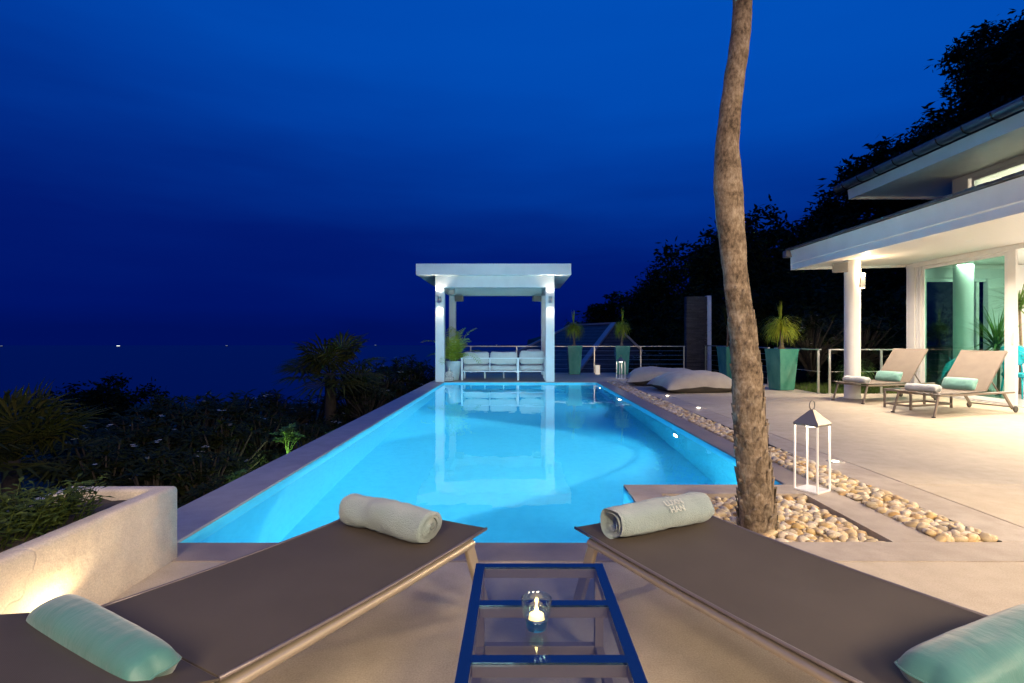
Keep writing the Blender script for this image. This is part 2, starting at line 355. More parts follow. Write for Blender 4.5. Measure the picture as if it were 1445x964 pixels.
# ------------------------------------------------------------------ setting: decks, coping, pool
PX0, PX1, PY0, PY1 = -1.94, 2.14, 3.01, 14.10
NX, NY = .85, 4.195                       # corner of the tree bed that cuts into the pool
WZ = -.045
def slab(name, mat_, a, b, top=0, th=.14, bev=.006):
    mb = MB(); mb.box((a[0], a[1], top-th), (b[0], b[1], top)); return struct(name, mb, mat_, bevel=bev)
slab('near_deck', M['deck'], (-1.80,-5), (2.9,2.745))
slab('near_deck_right', M['deck'], (2.906,-5), (12,2.745))
slab('side_deck_front', M['deck'], (3.118,2.752), (12,4.185))
slab('side_deck_middle', M['deck'], (3.118,4.193), (8.5,8.2))
slab('side_deck_back', M['deck'], (3.118,8.206), (8.5,11.15))
slab('side_deck_end', M['deck'], (3.118,11.156), (6.42,18.0))
slab('far_deck', M['deck'], (-2.3,14.366), (3.11,18.0))
c = MB()
c.box((-2.30,2.752,-.14), (NX,3.01,0)); struct('pool_coping_near', c, M['coping'], bevel=.008)
c = MB(); c.box((-2.32,3.014,-.14), (PX0,14.10,.0)); struct('pool_coping_left', c, M['coping_sky'], bevel=.008)
c = MB(); c.box((-2.32,14.104,-.14), (2.42,14.36,.0)); struct('pool_coping_far', c, M['coping_l'], bevel=.008)
c = MB(); c.box((PX1,NY+.006,-.14), (2.42,14.10,.0)); struct('pool_coping_right', c, M['coping'], bevel=.008)
# ring round the tree bed
c = MB()
c.box((NX,3.016,-.3), (1.08,NY,0)); c.box((1.08,3.95,-.3), (2.15,NY,0)); c.box((2.15,3.016,-.3), (2.42,NY,0)); c.box((NX+.004,2.752,-.3), (3.11,3.012,0))
struct('tree_bed_kerb', c, M['coping_l'])
c = MB(); c.box((2.775,3.016,-.14), (3.11,14.36,0)); struct('light_strip_paving', c, M['coping_l'], bevel=.005)
c = MB(); c.box((2.757,3.016,-.14), (2.773,14.36,.004)); tag(c.build('steel_edging', M['dark_metal']), 'dark steel edging along the outer side of the pebble strip', 'edging')
c = MB(); c.box((1.081,3.013,-.32), (2.149,3.949,-.12)); c.box((2.421,3.013,-.2), (2.756,14.36,-.075)); struct('bed_soil', c, M['soil'])
# pool shell
FZ = -1.35
p = MB()
def wall(a, b): p.add([(a[0],a[1],FZ),(b[0],b[1],FZ),(b[0],b[1],-.012),(a[0],a[1],-.012)], [(0,1,2,3)])
d = .004
loop = [(PX0+d,PY0+d),(PX0+d,PY1-d),(PX1-d,PY1-d),(PX1-d,NY+d),(NX-d,NY+d),(NX-d,PY0+d),(PX0+d,PY0+d)]
for a_, b_ in zip(loop[:-1], loop[1:]): wall(a_, b_)
p.add([(PX0,PY0,FZ),(PX1,PY0,FZ),(PX1,PY1,FZ),(PX0,PY1,FZ)], [(0,1,2,3)])
struct('pool_basin', p, M['pool'])
w = MB(); w.add([(PX0,PY0,WZ),(NX,PY0,WZ),(NX,NY,WZ),(PX1,NY,WZ),(PX1,PY1,WZ),(PX0,PY1,WZ)], [(0,1,2,3,4,5)])
struct('pool_water', w, M['water'])
# lip that shows dark blue just above the water line on the inner edge of the coping
# left retaining wall below the coping
w = MB(); w.box((-2.31,3.0,-4), (-2.10,18,-.145)); w.box((-2.31,18.0,-4),(6.4,18.1,-.145)); struct('retaining_wall', w, M['plaster'])

# terrain: garden slope to the left, hill on the right
def hill(x, y):
    z = -2.2
    if x < -2.4: z -= .10 * min(-x - 2.4, 12)
    z -= .118 * max(0, y - 6) if x < 3 else .118 * max(0, y - 6) * max(0, 1 - (x - 3) / 8)
    if x > 3: z += .27 * (min(x,40) - 3) * min(1, max(0, (y - 6) / 12)) * 1.0
    return z
xs = [-900,-500,-300,-200,-140,-100,-70,-50,-35,-25,-18,-14,-11,-9,-7,-5.5,-4.4,-3.4,-2.6,-2.3,0,3,5,7,9,11,13,15,17,20,24,28,34,42,55,80,120]
ys = [-12,-5,0,3,6,8,10,12,14,16,18.05,20,22,25,28,32,38,46,56,70,90,120,160,220,300,400,520]
t = MB()
vs = []
for x in xs:
    for y in ys:
        z = max(hill(x, y), -62) + (noise.noise(Vector((x*.2, y*.2, 0))) * .5 if y > 19 or x < -4 else 0)
        if -2.4 < x < 12.1 and y < 11.9 : z = min(z, -2.2)
        if -2.4 < x < 6.6 and y < 18.2 : z = min(z, -2.2)
        vs.append((x, y, z))
ny = len(ys)
t.add(vs, [(i*ny+j, (i+1)*ny+j, (i+1)*ny+j+1, i*ny+j+1) for i in range(len(xs)-1) for j in range(ny-1)])
struct('hillside_ground', t, M['earth'], smooth=True)
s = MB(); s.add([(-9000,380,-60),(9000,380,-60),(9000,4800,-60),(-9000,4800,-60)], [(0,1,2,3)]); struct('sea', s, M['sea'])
l = MB(); l.box((6.45,11.25,-.4), (10.5,13.6,-.03)); struct('lawn_bank', l, M['soil'])
g = MB()
for i in range(5200):
    x = random.uniform(6.5,10.3); y = 11.28 + random.random()**1.5*2.2; a = random.uniform(0,2*PI); h = random.uniform(.05,.13); wv = .006
    dx, dy = math.cos(a)*wv, math.sin(a)*wv; lx, ly = random.uniform(-.03,.03), random.uniform(-.03,.03)
    g.add([(x-dx,y-dy,-.03),(x+dx,y+dy,-.03),(x+lx,y+ly,-.03+h)], [(0,1,2)])
tag(g.build('grass', M['grass']), 'short green grass behind the steel railing beside the white house', 'grass', kind='stuff')

# ------------------------------------------------------------------ pebbles
def pebble_mesh(seed):
    rnd = random.Random(seed); mb = MB(); n, m = 12, 7; off = Vector((seed*7.1, 3, 1))
    vs = []; fs = []
    for i in range(m + 1):
        ph = PI*i/m
        for k in range(n):
            tt = 2*PI*k/n; d = Vector((math.sin(ph)*math.cos(tt), math.sin(ph)*math.sin(tt), -math.cos(ph)))
            r = 1 + .28*noise.noise(d*.9+off)
            vs.append(Vector((d.x*r*.5, d.y*r*.36, d.z*r*.24)))
    for i in range(m):
        for k in range(n): fs.append((i*n+k, i*n+(k+1)%n, (i+1)*n+(k+1)%n, (i+1)*n+k))
    mb.add(vs, fs); return mb
PEB = [pebble_mesh(i) for i in range(6)]
PEBM = [pb.mesh('pebble', M['pebble'], smooth=True) for pb in PEB]
spots = []
rp = random.Random(5)
def scatter(x0, x1, y0, y1, zbase, step, size, layers):
    for L_ in range(layers):
        y = y0
        while y < y1:
            x = x0 + rp.uniform(0, step)*.5
            while x < x1:
                px_ = min(max(x + rp.uniform(-.35,.35)*step, x0+.02), x1-.02); py_ = min(max(y + rp.uniform(-.35,.35)*step, y0+.02), y1-.02)
                s_ = size*rp.uniform(.62,1.25)
                spots.append((px_, py_, zbase + L_*.024 + rp.uniform(-.006,.012), s_, rp.uniform(0,2*PI), rp.uniform(-.35,.35), rp.uniform(-.35,.35), L_))
                x += step*rp.uniform(.85,1.15)
            y += step*.62
scatter(1.10, 2.13, 3.03, 3.93, -.085, .062, .078, 3)
nb = len(spots)
scatter(2.43, 2.75, 3.03, 5.2, -.045, .060, .078, 3)
scatter(2.44, 2.745, 5.2, 14.2, -.035, .062, .078, 2)
spots = [q for q in spots if math.hypot(q[0]-1.53, q[1]-3.36) > .12]
top = [q for q in spots if q[7] >= (2 if q[1] < 5.2 else 1)]
def shows(q):  # how large it looks
    return q[3] / q[1] * (1 if not (q[0] < 1.35 and q[1] < 3.5) else .3)
top.sort(key=shows, reverse=True)
indiv = set(id(q) for q in top[:290])
rest = MB(); k = 0
for q in spots:
    x, y, z, s_, a, b, c_, _ = q
    Mx = Matrix.Translation((x,y,z)) @ Euler((b,c_,a)).to_matrix().to_4x4() @ Matrix.Diagonal((s_,s_,s_*rp.uniform(.8,1.3),1))
    if id(q) in indiv:
        o = bpy.data.objects.new('pebble', PEBM[k % 6]); COL.objects.link(o); o.matrix_world = Mx
        if x < 2.2: tag(o, 'smooth rounded cream pebble in the bed at the foot of the palm', 'pebble', 'pebbles in the square bed round the palm trunk')
        else: tag(o, 'smooth rounded pebble in the near part of the narrow strip beside the pool', 'pebble', 'near pebbles in the strip beside the pool')
    else:
        pb = PEB[k % 6]; rest.add([Mx @ p_ for p_ in pb.v], pb.f)
    k += 1
tag(rest.build('gravel', M['pebble'], smooth=True), 'layer of smaller pale pebbles filling the strip and the palm bed', 'gravel', kind='stuff')

# ------------------------------------------------------------------ palm beside the pool
pts = [(742,1070,50),(720,1069,48),(683,1065,46),(650,1062,44),(625,1060,42),(567,1056,41),(520,1053,39),(460,1047,36),(400,1039,33.5),(340,1033,36),(300,1030,38),(255,1027,38.5),(215,1026,33),(180,1028,30),(130,1034,28),(80,1041,27),(40,1046,27),(0,1047.5,26),(-60,1047,25),(-200,1045,25),(-400,1050,24),(-650,1060,23),(-900,1075,22),(-1000,1082,22)]
PYt = 3.34
cent = [at(px, py, PYt) for py, px, wd in pts]; cent[0].z = -.11
rad = [wd/2/F*PYt for _, _, wd in pts]
# densify with smooth interpolation
def catmull(P, n):
    out = []
    for i in range(len(P)-1):
        p0, p1, p2, p3 = P[max(i-1,0)], P[i], P[i+1], P[min(i+2,len(P)-1)]
        for k_ in range(n):
            t_ = k_/n
            out.append(.5*((2*p1)+(p2-p0)*t_+(2*p0-5*p1+4*p2-p3)*t_*t_+(3*p1-p0-3*p2+p3)*t_**3))
    out.append(P[-1]); return out
cd = catmull(cent, 6); rd = catmull(rad, 6)
rd2 = [r_*(1 + .022*noise.noise(Vector((0,0,c_.z*9)))) for r_, c_ in zip(rd, cd)]
palm = empty('palm_tree', (cent[0].x, PYt, 0), 'tall slender palm trunk with scaly bark rising from the pebble bed', 'palm tree')
def rel(mb, o): return mb.xf(Matrix.Translation(-Vector(o.location)))
tk = MB(); tk.tube(cd, rd2, 28)
tk.v = [v + Vector((noise.noise(v*9), noise.noise(v*9+Vector((5,5,5))), 0))*.006 for v in tk.v]
# old leaf bases: overlapping shield-shaped scales on the lower trunk
def trunk_at(z):
    for i in range(len(cd)-1):
        if cd[i].z <= z <= cd[i+1].z:
            t_ = (z-cd[i].z)/(cd[i+1].z-cd[i].z); return cd[i].lerp(cd[i+1], t_), rd[i]*(1-t_)+rd[i+1]*t_
    return cd[0], rd[0]
rs = random.Random(3); z = -.08; row = 0
while z < 1.42:
    n_ = 9; fade = max(.25, 1 - z/1.5)
    for k_ in range(n_):
        if rs.random() < .12 + .3*(z/1.4): continue
        a0 = 2*PI*(k_ + .5*(row % 2))/n_ + rs.uniform(-.12,.12); zz = z + rs.uniform(-.015,.015)
        hh = rs.uniform(.085,.12); wa = rs.uniform(.24,.34); out = rs.uniform(.010,.028)*fade + .001
        vs = []
        NU, NV = 4, 4
        for j in range(NV+1):
            v_ = j/NV; c_, r_ = trunk_at(zz + hh*v_)
            wid = wa*(1 - .35*v_**2) * (1 if v_ < .9 else .7)
            for i in range(NU+1):
                u_ = i/NU*2-1
                ro = r_ + (.0015 + out*v_**1.3)*(1-.35*u_*u_)
                vs.append(Vector((c_.x+ro*math.cos(a0+u_*wid), c_.y+ro*math.sin(a0+u_*wid), zz+hh*(v_ - .12*u_*u_*v_))))
        base = len(vs)
        c_, r_ = trunk_at(zz+hh)
        for i in range(NU+1):
            u_ = i/NU*2-1; wid = wa*.455
            vs.append(Vector((c_.x+(r_-.004)*math.cos(a0+u_*wid), c_.y+(r_-.004)*math.sin(a0+u_*wid), zz+hh*(.97-.12*u_*u_))))
        fs = [(j*(NU+1)+i, j*(NU+1)+i+1, (j+1)*(NU+1)+i+1, (j+1)*(NU+1)+i) for j in range(NV) for i in range(NU)]
        fs += [(NV*(NU+1)+i, NV*(NU+1)+i+1, base+i+1, base+i) for i in range(NU)]
        tk.add(vs, fs)
    z += .066; row += 1
rel(tk, palm).build('trunk', M['palm_bark'], palm, smooth=True)

def frond(mb, base, d, L_, leaflet, n=26, droop=1.0, w=.03, rnd=random, stem=.012, vshape=.5):
    """pinnate frond: curved rib with leaflets"""
    d = Vector(d).normalized(); p_ = Vector(base); pts_ = [p_.copy()]; dirs = [d.copy()]
    seg = L_/n
    for i in range(n):
        d = (d + Vector((0,0,-1))*droop*seg*(.5+i/n)).normalized(); p_ = p_ + d*seg; pts_.append(p_.copy()); dirs.append(d.copy())
    mb.tube(pts_[::3]+[pts_[-1]], [stem*(1-.8*i/(len(pts_[::3]))) for i in range(len(pts_[::3])+1)], 4)
    for i in range(2, n+1):
        t_ = i/n; dd = dirs[i]; sd = dd.cross(Vector((0,0,1)))
        if sd.length < .05: sd = Vector((1,0,0))
        sd.normalize(); up = sd.cross(dd)
        ll = leaflet*(math.sin(PI*min(1,(t_*.85+.15)))**.6+.1)*rnd.uniform(.85,1.1)
        for sg in (-1, 1):
            q = (sd*sg*.85 + dd*.55 + up*vshape*rnd.uniform(.2,.6)).normalized()
            a_ = pts_[i]; mid = a_ + q*ll*.5 ; tip = a_ + q*ll + Vector((0,0,-1))*ll*rnd.uniform(.15,.4)
            wv = dd*w*.5
            mb.add([a_-wv*.3, a_+wv*.3, mid+wv, tip, mid-wv], [(0,1,2,4),(4,2,3)])
def fanleaf(mb, base, d, pet, R_, n=18, w=.05, rnd=random, droop=.3):
    """palmate leaf: stalk with radiating pointed segments"""
    d = Vector(d).normalized(); b_ = Vector(base); hub = b_ + d*pet + Vector((0,0,-1))*pet*pet*droop*.3
    mb.tube([b_, b_.lerp(hub,.5)+Vector((0,0,.03*pet)), hub], [.014,.01,.007], 4)
    ax = (hub-b_).normalized(); sd = ax.cross(Vector((0,0,1)))
    if sd.length < .05: sd = Vector((1,0,0))
    sd.normalize(); nm = sd.cross(ax)
    for i in range(n):
        a_ = R(-150 + 300*i/(n-1)) + rnd.uniform(-.04,.04); q = (ax*math.cos(a_) + sd*math.sin(a_) + nm*.12).normalized()
        rr = R_*(.75+.25*math.cos(a_*.6))*rnd.uniform(.9,1.08); m_ = hub + q*rr*.55; tp = hub + q*rr + Vector((0,0,-1))*rr*droop*rnd.uniform(.5,1.2)
        tv = q.cross(nm).normalized()*w*.5
        mb.add([hub, m_+tv, tp, m_-tv, m_+nm*.012], [(0,1,4),(0,4,3),(1,2,4),(4,2,3)])
cr = MB(); rc = random.Random(8); topc = cd[-1]
for i in range(16):
    a_ = i*2.4; el = rc.uniform(-.1,1.1)
    frond(cr, topc, (math.cos(a_)*math.cos(el), math.sin(a_)*math.cos(el), math.sin(el)+.2), rc.uniform(1.9,2.5), .5, 24, .7, .045, rc)
rel(cr, palm).build('crown', M['leaf_palm'], palm)

# ------------------------------------------------------------------ loungers
def make_lounger(slingm, framem, back_angle, name_label, hinge=1.16, Lt=1.92, detail=True):
    """local frame: foot end at y=0, head towards +y, x across, seat top at z=.36"""
    root = empty('sun_lounger', (0,0,0), name_label, 'sun lounger')
    W = .64; hw = W/2; zt = .36
    ca, sa = math.cos(back_angle), math.sin(back_angle)
    def prof(y):  # seat, then reclined back
        if y <= hinge: return Vector((0, y, zt - .012*math.sin(PI*y/hinge)))
        d_ = y-hinge; return Vector((0, hinge + d_*ca, zt + d_*sa))
    # fabric
    def panel(y0, y1, nm):
        mb = MB()
        def fn(u, v, dz=0):
            y = y0 + (y1-y0)*v; p_ = prof(y); x = (u*2-1)*hw; return Vector((x, p_.y, p_.z + dz - .006*(1-(u*2-1)**2)))
        mb.grid(lambda u, v: fn(u, v), 8, 14); mb.grid(lambda u, v: fn(u, v, -.006), 8, 14)
        n1 = 9*15
        for j in range(14):
            for i in (0, 8):
                a_ = i*15+j; mb.f.append([a_, a_+1, n1+a_+1, n1+a_]); mb.m.append(0)
        for i in range(8):
            for j in (0, 14):
                a_ = i*15+j; mb.f.append([a_, a_+15, n1+a_+15, n1+a_]); mb.m.append(0)
        return mb.build(nm, slingm, root, auto=40)
    panel(0, hinge-.004, 'seat'); panel(hinge+.004, Lt, 'backrest')
    # hems: slim welts along the fabric sides
    mb = MB()
    for sx in (-1, 1):
        mb.tube([prof(y)+Vector((sx*(hw-.004),0,-.002)) for y in (0,.2,.4,.6,.8,1.0,hinge)], .006, 6)
    mb.build('piping', M['piping'], root, smooth=True)
    # side rails
    for sx in (-1, 1):
        mb = MB(); x = sx*(hw-.028)
        mb.tube([Vector((x,.085,zt-.038)), Vector((x,.5,zt-.044)), Vector((x,hinge+.02,zt-.044)), Vector((x,Lt-.08,zt-.044))], [.026,.027,.027,.026], 12, squash=.72)
        r_ = mb.build('side_rail', framem, root, auto=50)
        if detail and sx == 1 and 'left' in name_label:
            pl = MB(); xo = sx*(hw-.028+.0265); n_ = 20
            vs = [Vector((xo, .78+.048*math.cos(2*PI*i/n_), zt-.044+.0095*math.sin(2*PI*i/n_))) for i in range(n_)]
            vs2 = [v + Vector((sx*.003,0,0)) for v in vs]
            pl.add(vs+vs2, [tuple(range(n_))[::-1], tuple(range(n_, 2*n_))] + [(i, (i+1)%n_, n_+(i+1)%n_, n_+i) for i in range(n_)])
            po = pl.build('maker_plate', M['label_plate'], r_)
            en = MB()  # small illegible engraved squiggle
            pr = [Vector((xo+sx*.0035, .748+.064*i/16, zt-.044+.0035*math.sin(i*2.3)*(.6+.4*math.cos(i)))) for i in range(17)]
            en.tube(pr, .0006, 4); en.build('engraving', M['engrave'], r_)
    mb = MB(); 
    mb.bar((-hw+.05,.10,zt-.042), (hw-.05,.10,zt-.042), .03, .022); mb.build('cross_bar', framem, root, bevel=.003)
    mb = MB(); mb.bar((-hw+.05,hinge+.03,zt-.044), (hw-.05,hinge+.03,zt-.044), .03, .022); mb.build('cross_bar', framem, root, bevel=.003)
    if back_angle > .1:
        for sx in (-1, 1):
            mb = MB(); x = sx*(hw-.012); a_ = prof(hinge+.01); b_ = prof(Lt-.005); nrm = Vector((0,-sa,ca))
            mb.bar(a_+Vector((x,0,0))-nrm*.018, b_+Vector((x,0,0))-nrm*.018, .024, .024, up=nrm); mb.build('back_rail', framem, root, bevel=.004)
        mb = MB(); b_ = prof(Lt-.012); mb.bar(b_+Vector((-hw+.03,0,-.018)), b_+Vector((hw-.03,0,-.018)), .02, .02); mb.build('back_top_bar', framem, root, bevel=.004)
        for sx in (-1, 1):
            mb = MB(); q = prof(hinge+.30); mb.bar((sx*(hw-.06), q.y, q.z-.03), (sx*(hw-.06), min(hinge+.42, Lt-.3), zt-.05), .02, .012); mb.build('back_strut', framem, root, bevel=.002)
    # legs: slanted foot legs, slanted head legs with wheels
    for sx in (-1, 1):
        mb = MB(); x = sx*(hw-.03)
        mb.bar((x,.115,zt-.05), (x+sx*.012,.0+.20,.0), .03, .045, up=(0,1,0)) if False else mb.bar((x,.10,zt-.035), (x+sx*.01,-.015,.006), .022, .05 if detail else .034, up=(0,1,0))
        mb.build('leg', framem, root, bevel=.005)
        ft = MB(); ft.bar((x+sx*.01,-.02,.016), (x+sx*.01,-.022,.0), .028, .055, up=(0,1,0)); ft.build('foot_cap', M['black'], root)
        mb = MB(); mb.bar((x,Lt-.34,zt-.035), (x,Lt-.10,.055), .024, .045, up=(0,1,0)); mb.build('leg', framem, root, bevel=.005)
        wv = MB(); wv.lathe([(0.012,-.014),(.044,-.014),(.05,-.008),(.05,.008),(.044,.014),(.012,.014)], 20)
        wv.xf(Matrix.Translation((x+sx*.032, Lt-.085, .05)) @ Matrix.Rotation(R(90),4,'Y')); wv.build('wheel', M['wheel'], root, auto=40)
    mb = MB(); mb.bar((-hw+.04,Lt-.12,.085), (hw-.04,Lt-.12,.085), .02, .02); mb.build('axle_bar', framem, root, bevel=.003)
    return root
M['wheel'] = mat('grey wheel rubber', (.06,.055,.05), .6)
M['piping'] = mat('grey sling welt', (.16,.135,.13), .35, .3)
def heading(d): return math.atan2(-d[0], d[1])   # rotation that turns local +y into direction d
lab_l = 'large brown mesh sun lounger in the left foreground, pale frame'
lounger_l = make_lounger(M['sling'], M['frame_champagne'], R(20), lab_l, hinge=1.14)
dl = Vector((-.504,-.864)).normalized(); sl = Vector((dl.y,-dl.x))   # across, to the left seen from foot
A = Vector((-.12,2.232)); B = Vector((-.68,2.547)); mid = (A+B)/2
place(lounger_l, (mid.x, mid.y, 0), heading(dl))
lounger_r = make_lounger(M['sling'], M['frame_champagne'], R(16), 'large brown mesh sun lounger in the right foreground, grey edge', hinge=1.30)
A2 = Vector((.2475,2.249)); B2 = Vector((.803,2.536)); mid2 = (A2+B2)/2; dr = Vector((.482,-.876)).normalized()
place(lounger_r, (mid2.x, mid2.y, 0), heading(dr))
for o in (lounger_l, lounger_r): o['group'] = 'sun loungers round the pool'
far1 = make_lounger(M['sling_light'], M['frame_light'], R(50), 'sand coloured lounger with raised back on the terrace, nearer of the two', hinge=1.10, Lt=1.90, detail=False)
dfar = Vector((math.cos(R(19)), math.sin(R(19))))
place(far1, (6.03, 8.02, 0), heading(dfar)); far1['group'] = 'sun loungers round the pool'
far2 = copy_tree(far1); place(far2, (6.07, 9.66, 0), heading(dfar), label='sand coloured lounger with raised back beside the round house column, farther of the two')

# ------------------------------------------------------------------ pillows, towels
def pillow(name, W, D, T, matl, label, cat, pw=.42, seam=True, wr=.004, seed=0, group=None):
    root = MB(); nu, nv = 26, 18
    def sh(u, v, sg):
        x = u*2-1; y = v*2-1
        cx_ = x*(1-.06*(1-abs(y))*abs(x)**6) ; h = max(0, (1-abs(x)**5))**.42*max(0, 1-abs(y)**2.3)**.48
        cx_ *= 1 - .07*(abs(y)**3)*abs(x)**8; pinch = 1 - .10*(abs(x)**6)
        n_ = noise.noise(Vector((x*2.5+seed, y*2.5, sg)))*wr + noise.noise(Vector((x*7+seed, y*7, sg)))*wr*.4*h
        return Vector((cx_*W/2, y*D/2*pinch, sg*T/2*h + n_*h*sg))
    root.grid(lambda u, v: sh(u, v, 1), nu, nv); root.grid(lambda u, v: sh(v, u, -1), nv, nu)
    o = root.build(name, matl, smooth=True); tag(o, label, cat, group)
    if seam:
        s_ = MB(); P_ = []
        for i in range(16): P_.append(sh(i/16, 0, 1))
        for i in range(12): P_.append(sh(1, i/12, 1))
        for i in range(16): P_.append(sh(1-i/16, 1, 1))
        for i in range(13): P_.append(sh(0, 1-i/12, 1))
        s_.tube(P_, .0032, 5, cap=False); s_.build('seam', matl, o, smooth=True)
    return o
def towel(Lw, Rr, turns, matl, label, group=None, seed=0, flip=1):
    mb = MB(); nt_ = int(turns*22); nl = 34; pitch = Rr/(turns+.4)
    def pt(t_, l_, side):
        th = t_*turns*2*PI*flip; r_ = pitch*(.35+t_*turns) + (pitch*.47 if side else -.45*pitch)
        r_ = max(r_, .002)
        edge = abs(l_*2-1)
        off = .006*math.sin(t_*turns*5+seed) * edge**6 + .004*noise.noise(Vector((t_*9, seed, l_*2)))
        x = (l_-.5)*Lw + (off if l_ > .5 else -off) + (.005*(1-t_) * (-1 if l_ > .5 else 1))*edge**8
        fold = noise.noise(Vector((math.cos(th)*1.3+seed, math.sin(th)*1.3, l_*5)))*.010 + noise.noise(Vector((math.cos(th)*3+seed, math.sin(th)*3, l_*14+th*.3)))*.0045
        r_ += fold*(.3+.7*t_) - .006*edge**10*t_
        sag = .008*noise.noise(Vector((l_*3, seed, 9)))
        a_ = th + PI*.6
        y = r_*math.cos(a_)*1.12; zz = r_*math.sin(a_)*.95 + sag
        return Vector((x, y, max(zz + Rr*.93, .0015*(1+ (1-t_)))))
    n0 = nt_+1
    for side in (1, 0):
        mb.grid(lambda u, v, s_=side: pt(u, v, s_), nt_, nl)
    m1 = (nt_+1)*(nl+1)
    for i in range(nt_):
        for j in (0, nl):
            a_ = i*(nl+1)+j; b_ = (i+1)*(nl+1)+j; mb.f.append([a_, b_, m1+b_, m1+a_]); mb.m.append(0)
    for j in range(nl):
        for i in (0, nt_):
            a_ = i*(nl+1)+j; mb.f.append([a_, a_+1, m1+a_+1, m1+a_]); mb.m.append(0)
    o = mb.build('rolled_towel', matl, smooth=True); tag(o, label, 'towel', group)
    return o
ZS = .352
G_T = 'rolled towels on the sun loungers'; G_P = 'bolster pillows on the sun loungers'
def put(o, c2, vec, z, tilt=0):
    o.location = (c2[0], c2[1], z); o.rotation_euler = (tilt, 0, math.atan2(vec[1], vec[0]))
tl = towel(.46, .068, 4.45, M['towel_a'], 'rolled grey-green towel on the foot of the left foreground lounger', G_T, 1)
put(tl, (-.535, 2.215), Vector((.385,-.235)), ZS)
tr = towel(.50, .068, 4.55, M['towel_a'], 'rolled grey-green towel with embroidered lettering on the right foreground lounger', G_T, 5, -1)
put(tr, (.605, 2.235), Vector((.405,.20)), ZS)
# embroidered lettering wrapped round the roll
def lettering(text, size, parent, xc, ang0, Rr, zc, matl):
    cu = bpy.data.curves.new('lettering', 'FONT'); cu.body = text; cu.size = size; cu.align_x = 'CENTER'; cu.extrude = .0007; cu.space_line = .85; cu.offset = .0006
    to = bpy.data.objects.new('lettering_tmp', cu); COL.objects.link(to)
    dg = bpy.context.evaluated_depsgraph_get(); me = bpy.data.meshes.new_from_object(to.evaluated_get(dg))
    bpy.data.objects.remove(to)
    for v in me.vertices:
        u, w_, h_ = v.co
        a_ = ang0 + w_/Rr; r_ = Rr + h_ + .001
        v.co = (xc + u, -r_*math.cos(a_)*1.12, zc + r_*math.sin(a_)*.95)
    me.name = 'lettering'; me.materials.clear(); me.materials.append(matl)
    o = bpy.data.objects.new('lettering', me); COL.objects.link(o); o.parent = parent
    return o
lettering('LUXN\nHAN', .036, tr, .035, R(48), .0755, .0632, M['thread'])

pl = pillow('pillow', .55, .12, .112, M['teal_cloth'], 'plump teal pillow at the lower left corner of the foreground', 'pillow', .45, seed=2, group=G_P)
pl.location = (-1.04,1.312,.412); pl.rotation_euler = (R(8), R(2), math.atan2(-.46,.864))
prr = pillow('pillow', .60, .16, .115, M['teal_cloth'], 'plump teal pillow at the lower right corner of the foreground', 'pillow', .45, seed=7, group=G_P)
prr.location = (1.165,1.262,.412); prr.rotation_euler = (R(4), R(-2), math.atan2(.20,.50))
for (lo, lb, lb2, sd) in ((far1, 'pale teal bolster against the raised back of the nearer terrace lounger', 'rolled white towel on the nearer terrace lounger', 3), (far2, 'pale teal bolster against the raised back of the farther terrace lounger', 'rolled white towel on the farther terrace lounger', 4)):
    q = pillow('pillow', .50, .20, .11, M['teal_cloth_b'], lb, 'pillow', .45, seed=sd, group=G_P)
    ax = Vector((dfar.y,-dfar.x)); pos = Vector(lo.location[:2]) + dfar*1.03
    q.location = (pos.x, pos.y, .452); q.rotation_euler = (R(62), 0, math.atan2(ax.y, ax.x))
    tq = towel(.46, .062, 3.45, M['towel_b'], lb2, G_T, sd+4)
    pos = Vector(lo.location[:2]) + dfar*.20 ; put(tq, pos, ax, .352)

